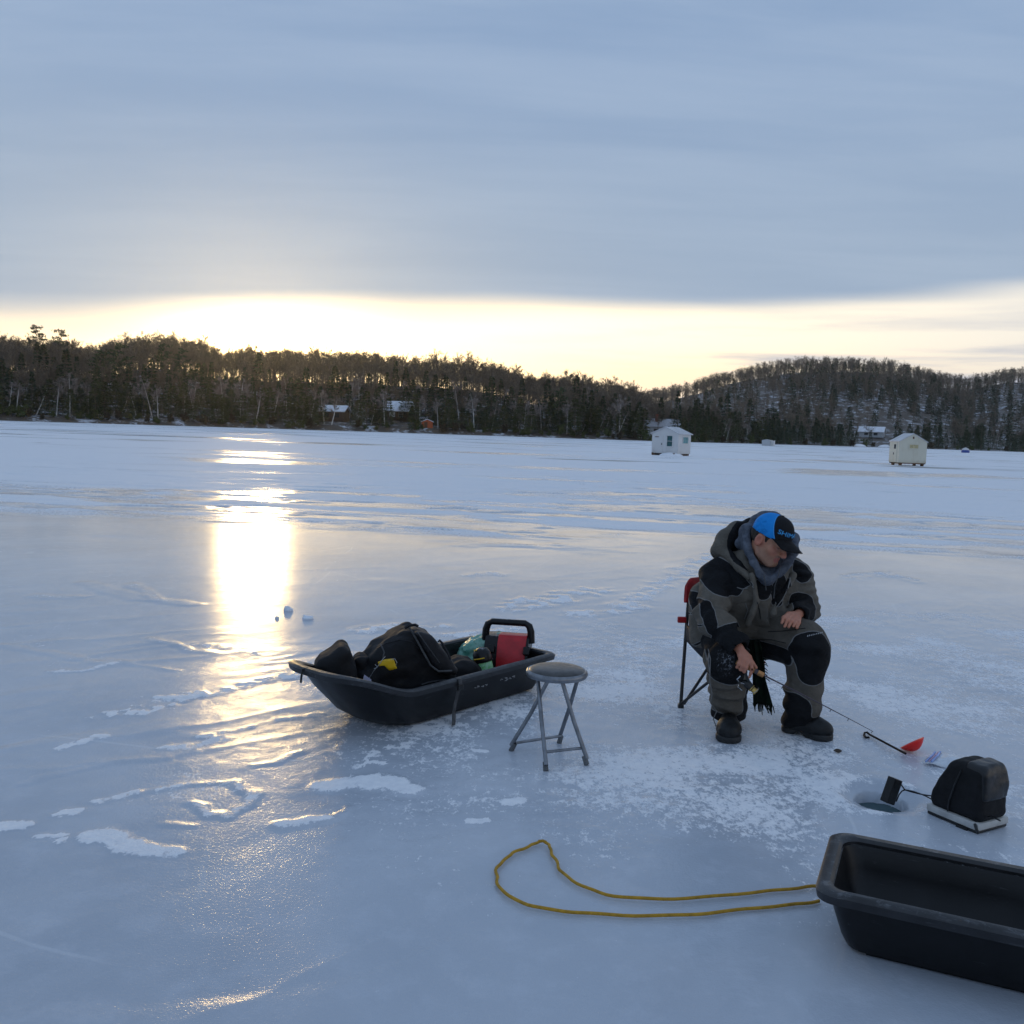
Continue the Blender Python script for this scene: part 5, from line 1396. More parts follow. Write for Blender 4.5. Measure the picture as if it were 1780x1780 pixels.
# head frame
HC = J(1337, 938, 5.17)
hf = np.array([.63, -.66, -.37]); hf /= np.linalg.norm(hf)
hu = np.array([.10, .05, 1.0]); hu -= hf * (hu @ hf); hu /= np.linalg.norm(hu)
hl = np.cross(hu, hf)
HM = np.stack([hl, hf, hu]).astype(np.float32)          # rows: left, forward, up
HS_ = 1.06
def HW(l, f, u): return HC + HS_ * (hl * l + hf * f + hu * u)
def hloc(P): return ((P - HC.astype(np.float32)) @ HM.T) / HS_
def headf(P):
    q = hloc(P)
    d = ell(q, (0, -.012, .030), (.076, .097, .092))
    d = smin(d, ell(q, (0, .030, -.040), (.060, .064, .088)), .03)
    d = smin(d, ell(q, (0, .062, -.098), (.027, .026, .022)), .025)
    for s_ in (-1, 1):
        d = smin(d, ell(q, (s_ * .044, .058, -.030), (.022, .022, .020)), .02)
        d = smin(d, cap(q, (s_ * .056, .008, -.075), (s_ * .026, .070, -.100), .018), .02)
        d = smax(d, -ell(q, (s_ * .031, .104, .002), (.020, .018, .013)), .012)
        d = smin(d, ell(q, (s_ * .031, .080, -.001), (.014, .0135, .011)), .004)
        d = smin(d, cap(q, (s_ * .046, .078, .021), (s_ * .012, .092, .019), .009), .012)
        d = smin(d, ell(q, (s_ * .013, .104, -.040), (.009, .011, .008)), .006)
        ear = ell(q, (s_ * .079, -.012, -.012), (.011, .022, .034))
        ear = smax(ear, -ell(q, (s_ * .090, -.006, -.008), (.010, .012, .020)), .006)
        d = smin(d, ear, .008)
    d = smin(d, cap(q, (0, .092, .012), (0, .113, -.032), .0085, .0125), .012)
    d = smin(d, ell(q, (0, .112, -.038), (.013, .013, .011)), .008)
    d = smin(d, cap(q, (-.020, .084, -.066), (.020, .084, -.066), .0075), .006)
    d = smin(d, cap(q, (-.016, .083, -.077), (.016, .083, -.077), .0085), .006)
    d = smax(d, -cap(q, (-.022, .096, -.0715), (.022, .096, -.0715), .003), .004)
    return d * HS_
# right hand on the rod
RA = J(1293, 1157, 4.90); RB = J(1518, 1267, 4.72)
ra = (RB - RA) / np.linalg.norm(RB - RA)
rn = np.array([-.25, -1.0, .0]); rn -= ra * (rn @ ra); rn /= np.linalg.norm(rn)      # toward the viewer
ru = np.cross(ra, rn); ru = ru if ru[2] > 0 else -ru
def RH(s, n, u): return RA + ra * s + rn * n + ru * u
RHAND = []
wr0 = RWR.copy()
for s_, r_, rr, L_ in ((.034, .0095, .0082, 1.0), (.013, .0100, .0086, 1.05), (-.008, .0095, .0082, 1.0), (-.028, .0085, .0072, .85)):
    K = RH(s_ - .006, .020, .034); M1 = RH(s_ * 1.04, .034, .004); M2 = RH(s_ * 1.04, .024, -.022 * L_); TPx = RH(s_ * 1.0, .002, -.026 * L_)
    if s_ == .034: M1 = RH(.042, .030, .008); M2 = RH(.047, .026, -.018); TPx = RH(.050, .016, -.040)
    RHAND += [(wr0 * .25 + K * .75, K, .0135, .0115), (wr0, wr0 * .25 + K * .75, .021, .0135), (K, M1, r_ * 1.12, r_), (M1, M2, r_, rr), (M2, TPx, rr, rr * .88)]
tb0 = RH(.005, -.018, .048)
RHAND += [(wr0, tb0, .02, .017), (tb0, RH(.035, -.016, .030), .014, .0105), (RH(.035, -.016, .030), RH(.060, -.004, .018), .0105, .009)]
# left hand resting on the thigh
LHAND = []
for (kx, ky), (mx, my), (tx, ty), r_ in (((1370, 1067), (1362, 1073), (1359, 1083), .0095), ((1376, 1069), (1368, 1077), (1364, 1089), .0098), ((1382, 1072), (1375, 1080), (1371, 1090), .0094), ((1387, 1075), (1382, 1082), (1379, 1089), .0085)):
    K, M1, TPx = J(kx, ky, 5.085), J(mx, my, 5.040), J(tx, ty, 5.020)
    LHAND += [(LWR, K, .020, .0125), (K, M1, r_ * 1.1, r_), (M1, TPx, r_, r_ * .85)]
LHAND += [(LWR, J(1388, 1082, 5.06), .018, .013), (J(1388, 1082, 5.06), J(1385, 1091, 5.03), .0115, .0095)]
def handsf(P, H, k=.006):
    d = None
    for a, b, r1, r2 in H:
        c = cap(P, a, b, r1, r2)
        d = c if d is None else smin(d, c, k)
    return d
def bodyf(P):
    d = headf(P)
    d = smin(d, cap(P, HW(0, -.02, -.06), NEC, .054, .062), .03)
    t = cap(P, NEC, CHE, .075, .14); t = smin(t, cap(P, CHE, PEL, .14, .14), .05)
    for s_, e_, w_ in ((RSH, REL, RWR), (LSH, LEL, LWR)):
        t = smin(t, cap(P, NEC + np.array([0, .04, -.05]), s_, .045, .05), .04); t = smin(t, cap(P, s_, e_, .050, .042), .02); t = smin(t, cap(P, e_, w_, .040, .026), .015)
    for h_, k_, a_ in ((RHI, RKN, RAN), (LHI, LKN, LAN)):
        t = smin(t, cap(P, PEL, h_, .10, .085), .04); t = smin(t, cap(P, h_, k_, .080, .058), .03); t = smin(t, cap(P, k_, a_, .052, .036), .02)
    d = smin(d, t, .02)
    d = np.minimum(d, smin(handsf(P, RHAND), cap(P, REL, RWR, .036, .024), .012))
    d = np.minimum(d, smin(handsf(P, LHAND), cap(P, LEL, LWR, .036, .024), .012))
    for a_, t_ in ((RAN, ground(1266, 1284, .05)), (LAN, ground(1425, 1282, .05))):
        d = smin(d, cap(P, a_, np.array([a_[0], a_[1], .055]), .034, .036), .02); d = smin(d, cap(P, np.array([a_[0], a_[1], .055]), (a_ * .80 + np.array(t_) * .20) * np.array([1, 1, 0]) + np.array([0, 0, .05]), .034, .03), .02)
    return d
V, Q = sdf_mesh("body", bodyf, (.95, 4.85, .02), (1.80, 5.62, 1.30), .0042)
V = relax(V, Q, 2, .45)
me = mesh_np("body", V - po, Q)
q = hloc(V.astype(np.float32)); isd = np.linalg.norm(q - np.array([0, 0, -.02]), axis=1) < .17
stub = sstep(-.035, -.065, q[:, 2] + .25 * np.maximum(q[:, 1] - .03, 0)) * sstep(-.03, .02, q[:, 1]) * isd
stub = np.maximum(stub * .7, sstep(.012, .004, np.abs(q[:, 2] + .053)) * sstep(.05, .07, q[:, 1]) * sstep(.035, .02, np.abs(q[:, 0])) * .8 * isd)
lip = sstep(.0155, .010, np.hypot((q[:, 2] + .0715) * 1.0, np.maximum(np.abs(q[:, 0]) - .016, 0))) * sstep(.070, .080, q[:, 1]) * isd
brow = sstep(.0075, .004, np.abs(q[:, 2] - .0235 + .12 * np.maximum(np.abs(q[:, 0]) - .03, 0))) * sstep(.050, .046, np.abs(q[:, 0])) * sstep(.010, .013, np.abs(q[:, 0])) * sstep(.06, .07, q[:, 1]) * isd
lid = sstep(.0028, .0012, np.abs(q[:, 2] + .006)) * sstep(.0155, .012, np.abs(np.abs(q[:, 0]) - .031)) * sstep(.06, .075, q[:, 1]) * isd
redn = np.maximum.reduce([sstep(.03, .012, np.linalg.norm(q - np.array([0, .115, -.036]), axis=1)), sstep(.045, .02, np.linalg.norm(q - np.array([.078, -.012, -.012]), axis=1)), sstep(.045, .02, np.linalg.norm(q - np.array([-.078, -.012, -.012]), axis=1)),
                        .6 * sstep(.04, .015, np.linalg.norm(q - np.array([-.044, .07, -.03]), axis=1))]) * isd
redn = np.maximum(redn, .55 * (~isd))
for nm, a_ in (("stubble", stub), ("lip", lip), ("brow", np.maximum(brow, lid)), ("flush", redn)): attr(me, nm, a_)
M_SKIN, t_, p_ = new_mat("skin")
tc_ = t_.node("ShaderNodeTexCoord").outputs["Object"]
c_ = t_.mix(t_.ramp(t_.noise(tc_, 45, 4), .35, .65), (0.40, 0.185, 0.110), (0.46, 0.225, 0.140))
c_ = t_.mix(t_.math('MULTIPLY', t_.attr("flush"), .75), c_, (0.47, 0.155, 0.105))
c_ = t_.mix(t_.math('MULTIPLY', t_.attr("stubble"), t_.math('MULTIPLY_ADD', t_.noise(tc_, 400, 2), .6, .35)), c_, (0.17, 0.115, 0.085))
c_ = t_.mix(t_.math('MULTIPLY', t_.attr("lip"), .7), c_, (0.36, 0.085, 0.075))
c_ = t_.mix(t_.math('MULTIPLY', t_.attr("brow"), .85), c_, (0.05, 0.03, 0.02))
t_.set(p_.inputs["Base Color"], c_); p_.inputs["Roughness"].default_value = .48
p_.inputs["Subsurface Weight"].default_value = .12; p_.inputs["Subsurface Radius"].default_value = (.012, .004, .002); p_.inputs["Subsurface Scale"].default_value = .5
t_.set(p_.inputs["Normal"], t_.bump(t_.noise(tc_, 160, 3), .15, .003))
link("body", me, M_SKIN, person)

# ---- cloth: shell grey with black overlays, painted crease shade and pale piping, driven by a signed panel field
def cloth_mat(name, grey, black, piping, wr=.8):
    m, t, p = new_mat(name)
    tc = t.node("ShaderNodeTexCoord").outputs["Object"]
    f = t.attr("panel")
    wob = t.math('MULTIPLY', t.math('SUBTRACT', t.noise(tc, 30, 2), .5), .006)
    f = t.math('ADD', f, wob)
    n1 = t.noise(tc, 10, 5, .65)
    gc = t.mix(t.ramp(n1, .3, .7), tuple(c * .78 for c in grey), tuple(c * 1.1 for c in grey))
    bc_ = t.mix(t.ramp(n1, .3, .7), tuple(c * .7 for c in black), tuple(c * 1.25 for c in black))
    c = t.mix(t.ramp(f, .0012, -.0012), gc, bc_)
    line = t.math('MULTIPLY', t.ramp(t.math('ABSOLUTE', f),   .0026, .0012), t.attr("piping"))
    c = t.mix(line, c, piping)
    frost = t.math('MULTIPLY', t.attr("frost"), t.ramp(t.noise(tc, 85, 6, .75), .52, .70))
    c = t.mix(frost, c, (.55, .58, .64))
    t.set(p.inputs["Base Color"], c); p.inputs["Roughness"].default_value = .82; p.inputs["Specular IOR Level"].default_value = .22
    b1 = t.bump(t.noise(tc, 260, 2), .25, .002)
    t.set(p.inputs["Normal"], t.bump(t.noise(t.mapping(tc, (1, 1, 1.7)), 17, 4, .6, .5), wr, .016, b1))
    return m
M_JACKET = cloth_mat("jacket_shell", (0.128, 0.115, 0.096), (0.0075, 0.0082, 0.010), (0.19, 0.19, 0.19))
M_TROUS = cloth_mat("trouser_shell", (0.106, 0.094, 0.078), (0.0065, 0.007, 0.0085), (0.17, 0.17, 0.17))
M_FLEECE = mat("grey_blue_fleece", (0.105, 0.120, 0.150), .95, var=.2, vscale=30, bump=.5, bscale=150, bdist=.004, spec=.15)
def folds(P, axis_a, axis_b, amp, freq, seed):
    t = capt(P, axis_a, axis_b)
    w_ = noise(P[..., 0] * 7, P[..., 1] * 7, P[..., 2] * 7, seed)
    return amp * np.sin(t * freq + 3.2 * w_) * np.clip(noise(P[..., 0] * 5 + 7, P[..., 1] * 5, P[..., 2] * 5, seed + 3) + .45, 0, 1)
def wr3(P, f, seed): return noise(P[..., 0] * f, P[..., 1] * f, P[..., 2] * f, seed) + .5 * noise(P[..., 0] * f * 2.1, P[..., 1] * f * 2.1, P[..., 2] * f * 2.1, seed + 7)
HEMR = J(1228, 1108, 5.36)
RW2 = RWR + (RWR - REL) / np.linalg.norm(RWR - REL) * .012; LW2 = LWR + (LWR - LEL) / np.linalg.norm(LWR - LEL) * .005
def jacketf(P):
    q = P.copy()
    t = cap(P, J(1312, 985, 5.30), CHE, .125, .170)
    t = smin(t, cap(P, CHE, J(1278, 1070, 5.42), .170, .180), .06)
    t = smin(t, cap(P, J(1232, 1040, 5.44), HEMR, .115, .100), .05)
    t = smin(t, cap(P, J(1270, 985, 5.38), J(1372, 990, 5.40), .085, .075), .06)
    t = smin(t, cap(P, J(1330, 1015, 5.32), J(1376, 1030, 5.34), .11, .085), .05)
    d = smin(t, cap(P, J(1322, 1050, 5.30), J(1340, 1068, 5.24), .10, .085), .05)
    ra_ = smin(cap(P, RSH, REL, .100, .088), cap(P, REL, RW2, .086, .064), .03) + folds(P, RSH, RWR, .013, 26, 5)
    la_ = smin(cap(P, LSH, LEL, .092, .082), cap(P, LEL, LW2, .080, .058), .03) + folds(P, LSH, LEL, .011, 22, 15)
    d = smin(d, ra_, .030); d = smin(d, la_, .026)
    # open front: a groove with thick storm-flap edges
    fl1 = cap(P, J(1308, 1000, 5.13), J(1316, 1045, 5.13), .020, .018); fl1 = smin(fl1, cap(P, J(1316, 1045, 5.13), J(1300, 1085, 5.17), .018, .016), .02)
    fl2 = cap(P, J(1378, 1000, 5.20), J(1366, 1030, 5.15), .022, .022); fl2 = smin(fl2, cap(P, J(1366, 1030, 5.15), J(1346, 1066, 5.10), .022, .026), .02)
    d = smin(d, fl1, .02); d = smin(d, fl2, .02)
    d = d + .0075 * wr3(P, 11, 33)
    # open wrists and neck
    for e_, w_, r_ in ((REL, RW2, .052), (LEL, LW2, .046)):
        ax_ = (w_ - e_) / np.linalg.norm(w_ - e_)
        s_ = (P - w_.astype(np.float32)) @ ax_.astype(np.float32); rad = np.linalg.norm(P - w_.astype(np.float32), axis=-1)
        d = np.where(rad < .16, smax(d, s_, .010), d)
        d = smax(d, -cap(P, w_ - ax_ * .05, w_ + ax_ * .2, r_ - .010), .006)
    d = smax(d, -cap(P, HW(0, -.01, -.04), HW(0, .01, .12), .115), .02)
    return smax(d, .405 - P[..., 2], .02)
def pfield(V, polys, Yr):
    P2 = V[:, (0, 2)].astype(np.float32); d = None
    for pl, y_ in polys:
        if len(pl) > 4:
            for _ in range(2): pl = [q for a, b in zip(pl, pl[1:] + pl[:1]) for q in ((a[0] * .78 + b[0] * .22, a[1] * .78 + b[1] * .22), (a[0] * .22 + b[0] * .78, a[1] * .22 + b[1] * .78))]
        k = polyd(P2, prof(pl, y_ or Yr)); d = k if d is None else np.minimum(d, k)
    return d
JP = [([(1212,986),(1240,966),(1262,973),(1285,993),(1302,1012),(1288,1018),(1280,1034),(1264,1032),(1250,1031),(1222,1021)], 5.25),
      ([(1213,1041),(1233,1040),(1236,1062),(1239,1078),(1231,1098),(1222,1093),(1214,1070)], 5.15),
      ([(1234,1104),(1240,1088),(1258,1080),(1278,1078),(1291,1085),(1304,1110),(1310,1150),(1255,1150),(1238,1114)], 5.06),
      ([(1345,1000),(1370,1000),(1372,1020),(1361,1052),(1345,1058),(1337,1030)], 5.20), ([(1313,1008),(1346,1004),(1345,1030),(1340,1044),(1322,1046),(1317,1030)], 5.14), ([(1190,1087),(1206,1074),(1224,1062),(1224,1064),(1207,1077),(1191,1090)], 5.25), ([(1210,1129),(1228,1116),(1246,1103),(1248,1107),(1230,1120),(1212,1133)], 5.2),  # last two thin strips paint the dark creases of a pocket flap
      ([(1378,970),(1400,980),(1412,998),(1404,1008),(1386,1012),(1376,1000)], 5.33),
      ([(1370,1034),(1385,1028),(1412,1034),(1418,1060),(1402,1090),(1372,1064)], 5.26)]
def jpipe(V): return np.ones(len(V))
solid("jacket", jacketf, (.88, 4.90, .37), (1.86, 5.70, 1.12), .0068, M_JACKET, person, po, dict(panel=lambda V: pfield(V, JP, 5.2), piping=jpipe, frost=lambda V: np.zeros(len(V))), 2)
# outer hood lying behind the neck, collar edges running down the front
HP = [(1252, 956, 5.37, .050), (1262, 938, 5.40, .052), (1282, 922, 5.43, .050), (1306, 918, 5.46, .050), (1340, 938, 5.48, .045), (1362, 958, 5.46, .034)]
HP2 = [(1252, 956, 5.37, .042), (1268, 968, 5.30, .030), (1284, 985, 5.22, .024), (1302, 1003, 5.15, .020)]
def chain(P, L, k, sc=1.0):
    d = None
    for a, b in zip(L[:-1], L[1:]):
        c = cap(P, J(*a[:3]), J(*b[:3]), a[3] * sc, b[3] * sc); d = c if d is None else smin(d, c, k)
    return d
def hoodf(P):
    d = smin(chain(P, HP, .03), chain(P, HP2, .02), .03)
    d = smin(d, cap(P, J(1280, 962, 5.44), J(1340, 968, 5.46), .055, .055), .04)
    d = smax(d, -ell(P, J(1322, 935, 5.27), (.135, .17, .17)), .02)
    return d + .006 * wr3(P, 13, 55)
solid("hood", hoodf, (1.05, 5.0, .75), (1.75, 5.62, 1.22), .0065, M_JACKET, person, po, dict(panel=lambda V: pfield(V, [([(1266,972),(1266,935),(1280,918),(1300,900),(1330,900),(1330,1020),(1306,1000),(1288,985)], None)], 5.30), piping=lambda V: np.zeros(len(V)), frost=lambda V: np.zeros(len(V))), 2)
# fleece hood framing the head, its front filling the collar
FP = [(1312, 903, 5.31, .024), (1300, 918, 5.27, .025), (1298, 938, 5.22, .024), (1302, 958, 5.17, .023), (1310, 978, 5.14, .022), (1322, 996, 5.125, .020), (1334, 1010, 5.12, .016)]
FP2 = [(1334, 1010, 5.12, .016), (1354, 998, 5.12, .020), (1370, 978, 5.15, .025), (1380, 956, 5.21, .028), (1380, 935, 5.29, .028), (1366, 915, 5.37, .026)]
def fleecef(P):
    d = chain(P, FP, .02)
    d = smin(d, chain(P, FP2, .02), .01)
    m_ = cap(P, J(1300, 930, 5.30), J(1322, 972, 5.30), .055, .085)
    m_ = smin(m_, cap(P, J(1314, 975, 5.24), J(1330, 1006, 5.165), .062, .034), .04)
    m_ = smin(m_, cap(P, J(1352, 985, 5.26), J(1338, 1006, 5.165), .055, .030), .04)
    m_ = smin(m_, ell(P, J(1335, 925, 5.34), (.115, .055, .125)), .04)
    d = smin(d, m_, .03)
    d = smax(d, -(headf(P) - .007), .006)
    d = smax(d, -cap(P, HW(0, .05, -.02), HW(0, .17, -.03), .064, .080), .012)
    d = smin(d, cap(P, J(1286, 946, 5.33), J(1300, 955, 5.36), .032, .04), .02)
    fold_ = np.sin((P[..., 2] * 60 + P[..., 0] * 35) + 2.5 * noise(P[..., 0] * 9, P[..., 1] * 9, P[..., 2] * 9, 91))
    return d + .004 * wr3(P, 18, 77) + .0025 * fold_
solid("fleece_hood", fleecef, (1.10, 4.98, .72), (1.70, 5.50, 1.26), .006, M_FLEECE, person, po)
tubes("drawstring", [[J(1357, 984, 5.06), J(1353, 1000, 5.075), J(1347, 1018, 5.08), J(1345, 1040, 5.09)], [J(1328, 1000, 5.06), J(1330, 1012, 5.06), J(1332, 1026, 5.07)]], .0028, M_WEB, person, po)

# ---- trousers
def trousf(P):
    d = cap(P, PEL, J(1290, 1085, 5.38), .17, .15)
    rl = smin(cap(P, RHI, RKN, .118, .102), cap(P, RKN, RAN, .102, .100), .03) + folds(P, RKN, RAN, .013, 20, 25)
    rl = smin(rl, ell(P, J(1266, 1152, 5.01), (.105, .085, .105)), .03)
    ll = smin(cap(P, LHI, LKN, .128, .108), cap(P, LKN, LAN, .106, .098), .03) + folds(P, LKN, LAN, .013, 20, 35) + folds(P, LHI, LKN, .011, 24, 45)
    ll = smin(ll, cap(P, J(1335, 1088, 5.34), J(1396, 1112, 5.12), .112, .112), .04)
    d = smin(d, smin(rl, ll, .02), .03)
    d = d + .006 * wr3(P, 12, 63)
    d = smax(d, (.050 + .012 * np.sin(P[..., 0] * 40)) - P[..., 2], .012)
    for a_, k_ in ((RAN, RKN), (LAN, LKN)):
        ax_ = np.array([a_[0], a_[1], 0.0], np.float32)
        d = smax(d, -cap(P, ax_, ax_ + np.array([0, 0, .10], np.float32), .074, .06), .006)
    return d
TP_ = [([(1233,1118),(1250,1110),(1282,1112),(1300,1130),(1302,1190),(1285,1195),(1262,1195),(1240,1187),(1235,1160),(1238,1140)], 4.93),
       ([(1225,1234),(1255,1239),(1288,1241),(1290,1196),(1310,1190),(1312,1280),(1225,1280)], 5.08),
       ([(1374,1130),(1386,1108),(1415,1098),(1438,1104),(1452,1140),(1440,1186),(1415,1194),(1390,1186),(1384,1150)], 4.98),
       ([(1306,1118),(1340,1120),(1366,1124),(1370,1138),(1364,1156),(1330,1150),(1306,1135)], 5.12),
       ([(1340,1204),(1357,1200),(1375,1197),(1395,1207),(1402,1220),(1400,1241),(1432,1237),(1440,1290),(1330,1290)], 5.08)]
def tfrost(V):
    c = J(1264, 1152, 4.92)
    return .6 * sstep(.10, .015, np.linalg.norm((V - c) * np.array([1.3, .6, .9]), axis=1))
solid("trousers", trousf, (.88, 4.80, .03), (1.86, 5.66, .74), .0068, M_TROUS, person, po, dict(panel=lambda V: pfield(V, TP_, 5.0), piping=jpipe, frost=tfrost), 2)
from mathutils.bvhtree import BVHTree
_tr = bpy.data.objects["trousers"].data
_bvh = BVHTree.FromPolygons([tuple(np.array(v.co) + po) for v in _tr.vertices], [tuple(p.vertices) for p in _tr.polygons])
mb = MB(po)
for k in range(9):      # tiny worn print above the knee patch
    x_, y_ = 1403 + 3.1 * k, 1105.5 - .75 * k
    P4 = []
    for dx_, dy_ in ((0, 1.2), (1.7, 1.0), (2.0, -1.4), (.5, -1.0)):
        d_ = ray(x_ + dx_, y_ + dy_ + rng.uniform(-.5, .5)); d_ = d_ / np.linalg.norm(d_)
        h_ = _bvh.ray_cast(Vector(CAM), Vector(d_))
        if h_[0] is not None: P4.append(np.array(h_[0]) - d_ * .003)
    if len(P4) == 4: mb.add(P4, [[0, 1, 2, 3]])
mb.build("knee_print", M_SCUFF, bpy.data.objects["trousers"])
tubes("leg_seam", [[J(a, b, y) for a, b, y in [(1231,1128,5.02),(1235,1145,4.97),(1234,1165,4.95),(1234,1185,4.96),(1238,1205,5.0),(1235,1222,5.04),(1246,1236,5.06),(1240,1250,5.07),(1246,1266,5.08)]]], .0028, mat("pale_piping", (.16, .16, .16), .7), person, po)

# ---- boots
def boot(name, ank, heel, toe, seed, lbl=None):
    a = np.array([ank[0], ank[1]]); h_ = np.array(heel[:2]); t_ = np.array(toe[:2]); dirv = (t_ - h_) / np.linalg.norm(t_ - h_)
    dv3 = np.array([dirv[0], dirv[1], 0], np.float32); sv = np.array([-dirv[1], dirv[0], 0], np.float32); L_ = np.linalg.norm(t_ - h_)
    M3 = np.stack([dv3, sv, np.array([0, 0, 1], np.float32)])
    o0 = np.array([h_[0], h_[1], 0], np.float32)
    def up(P):
        q = (P - o0) @ M3.T
        d = ell(q, (L_ - .085, 0, .052), (.092, .066, .058)); d = smin(d, ell(q, (.075, 0, .055), (.080, .050, .062)), .04)
        d = smin(d, cap(q, (.085, 0, .06), (L_ - .10, 0, .060), .050, .050), .03)
        d = smin(d, cap(q, (.080, 0, .07), (.072, 0, .16), .054, .054), .03)
        d = smin(d, cap(q, (.115, 0, .105), (L_ - .11, 0, .072), .032, .030), .02)
        return smax(d, .028 - q[..., 2], .006) + .002 * wr3(P, 40, seed)
    def sole(P):
        q = (P - o0) @ M3.T
        d2 = np.minimum(np.hypot((q[..., 0] - (L_ - .062)), q[..., 1]) - .068, np.hypot((q[..., 0] - .055), q[..., 1]) - .050)
        t = np.clip((q[..., 0] - .055) / (L_ - .117), 0, 1)
        mid = np.hypot(q[..., 0] - (.055 + t * (L_ - .117)), q[..., 1]) - (.052 + .016 * t - .012 * np.sin(PI * t))
        d2 = np.minimum(d2, mid)
        arch = np.hypot((q[..., 0] - L_ * .42) / 1.6, q[..., 2]) - .018
        d = smax(smax(d2, np.abs(q[..., 2] - .018) - .017, .004), -arch, .004)
        return d
    lo = np.minimum(np.append(h_, 0), np.append(t_, 0)) - .10; hi = np.maximum(np.append(h_, 0), np.append(t_, 0)) + .10
    lo[2] = -.01; hi[2] = .29
    o = solid("boot", up, lo, hi, .0055, M_BOOT, person, po)
    s_ = solid("sole", sole, lo, hi, .005, M_SOLE, o, po)
    lac = []
    for k in range(4):
        x = .128 + .018 * k; z = .135 - .010 * k
        lac.append([tuple(o0 + dv3 * x + sv * y + np.array([0, 0, z - abs(y) * .35])) for y in (-.03, 0, .03)])
    tubes("laces", lac, .0032, M_BLACKM, o, po)
    return o
M_BOOT = mat("black_rubber_boot", (0.0075, 0.0085, 0.0095), .55, var=.3, vscale=14, bump=.3, bscale=60, bdist=.004, spec=.35)
M_SOLE = mat("boot_sole", (0.013, 0.014, 0.015), .6)
boot("boot", RAN, ground(1266, 1254), ground(1266, 1293), 3)
boot("boot", LAN, ground(1358, 1268), ground(1445, 1288), 4)

# ---- hair and cap
def hairf(P):
    q = hloc(P)
    d = ell(q, (0, -.012, .030), (.0795, .1005, .0955)) * HS_ + .0015 * wr3(P, 120, 3)
    keep = smin(smax(q[..., 1] + .012, -.075 - q[..., 2], .01), smax(smax(np.abs(q[..., 1] - .022) - .010, -.028 - q[..., 2], .004), -(np.abs(q[..., 0]) - .05), .004), .004)
    keep = smin(keep, .022 - q[..., 2], .01)
    ear = smin(ell(q, (.079, -.010, -.014), (.022, .027, .040)), ell(q, (-.079, -.010, -.014), (.022, .027, .040)), .001)
    return smax(smax(d, keep * HS_, .004), -ear * HS_, .004)
M_HAIR = mat("short_brown_hair", (0.030, 0.020, 0.013), .75, var=.35, vscale=60, bump=.5, bscale=300, bdist=.003)
solid("hair", hairf, HC - .16, HC + .16, .004, M_HAIR, person, po)
def capf(P):
    q = hloc(P)
    d = ell(q, (0, -.006, .036), (.0865, .108, .104))
    d = smin(d, ell(q, (0, .040, .060), (.070, .062, .075)), .03)
    rimz = .022 + .10 * np.maximum(q[..., 1], -.05) * .2
    d = smax(d, rimz - q[..., 2], .006)
    d = smax(d, -ell(q, (0, -.008, .030), (.082, .103, .098)), .003)
    return d * HS_ + .0012 * wr3(P, 30, 9)
M_CAP, t_, p_ = new_mat("cap_cloth")
tc_ = t_.node("ShaderNodeTexCoord").outputs["Object"]
f_ = t_.attr("panel"); nz = t_.noise(tc_, 25, 4)
cc = t_.mix(t_.ramp(f_, -.0008, .0008), t_.mix(nz, (0.008, 0.20, 0.62), (0.016, 0.30, 0.78)), t_.mix(nz, (0.007, 0.0075, 0.009), (0.013, 0.0135, 0.016)))
cc = t_.mix(t_.ramp(t_.math('ABSOLUTE', t_.math('SUBTRACT', f_, -.0025)), .0014, .0006), cc, (.10, .38, .75))
t_.set(p_.inputs["Base Color"], cc); p_.inputs["Roughness"].default_value = .85; p_.inputs["Specular IOR Level"].default_value = .25
t_.set(p_.inputs["Normal"], t_.bump(t_.noise(tc_, 320, 2), .3, .002))
capo = solid("cap", capf, HC - .19, HC + .22, .0042, M_CAP, person, po, dict(panel=lambda V: (lambda q: (q[:, 1] - .004 - .62 * (.130 - q[:, 2])) * .85)(hloc(V))), 2)
M_BRIM = mat("cap_brim_cloth", (0.009, 0.0095, 0.011), .85, var=.2, vscale=30, spec=.25)
G = []
for i, a in enumerate(np.linspace(-1.25, 1.25, 25)):
    row = []
    for k in np.linspace(0, 1, 8):
        w0, f0 = .0835 * math.sin(a), .006 + .100 * math.cos(a)
        w1, f1 = .0800 * math.sin(a) * 1.04, .055 + .135 * math.cos(a * .92) ** .75 if abs(a) < 1.5 else .06
        l, f = w0 + (w1 - w0) * k, f0 + (max(f1, f0) - f0) * k
        u_ = .030 + .012 * math.cos(a) * (1 - k) - .16 * max(f - f0, 0) - 2.6 * l * l * (.4 + .6 * k) + .006
        row.append(HW(l, f, u_) - po)
    G.append(row)
sheet("brim", np.array(G), M_BRIM, capo, .0035)
mb = MB(po); mb.lathe([(.008, 0), (.0075, .003), (.004, .005), (.0005, .0055)], 12, HW(0, .012, .1405), Matrix(HM.T.tolist())); mb.build("button", M_BRIM, capo, True)
Vt, Ft = text_mesh("SHIMANO", .031)
mb = MB(po); out_ = []
for x, y, _ in Vt:
    a = x * 1.0 / .066 * .95
    # front panel surface: fitted by marching outwards to the cap's surface
    lo_, hi_ = .03, .2
    dirv = np.array([math.sin(a) * 1.0, math.cos(a), 0]); base = np.array([0, .012, .076 + y])
    for _i in range(18):
        md = (lo_ + hi_) / 2; pt = HW(*(base + dirv * md))
        qv = hloc(pt[None].astype(np.float32))
        dd_ = min(float(ell(qv, (0, -.006, .036), (.0865, .108, .104))[0]), float(ell(qv, (0, .040, .060), (.070, .062, .075))[0]), float(smin(ell(qv, (0, -.006, .036), (.0865, .108, .104)), ell(qv, (0, .040, .060), (.070, .062, .075)), .03)[0]))
        if dd_ < 0: lo_ = md
        else: hi_ = md
    out_.append(HW(*(base + dirv * (lo_ + .0035))))
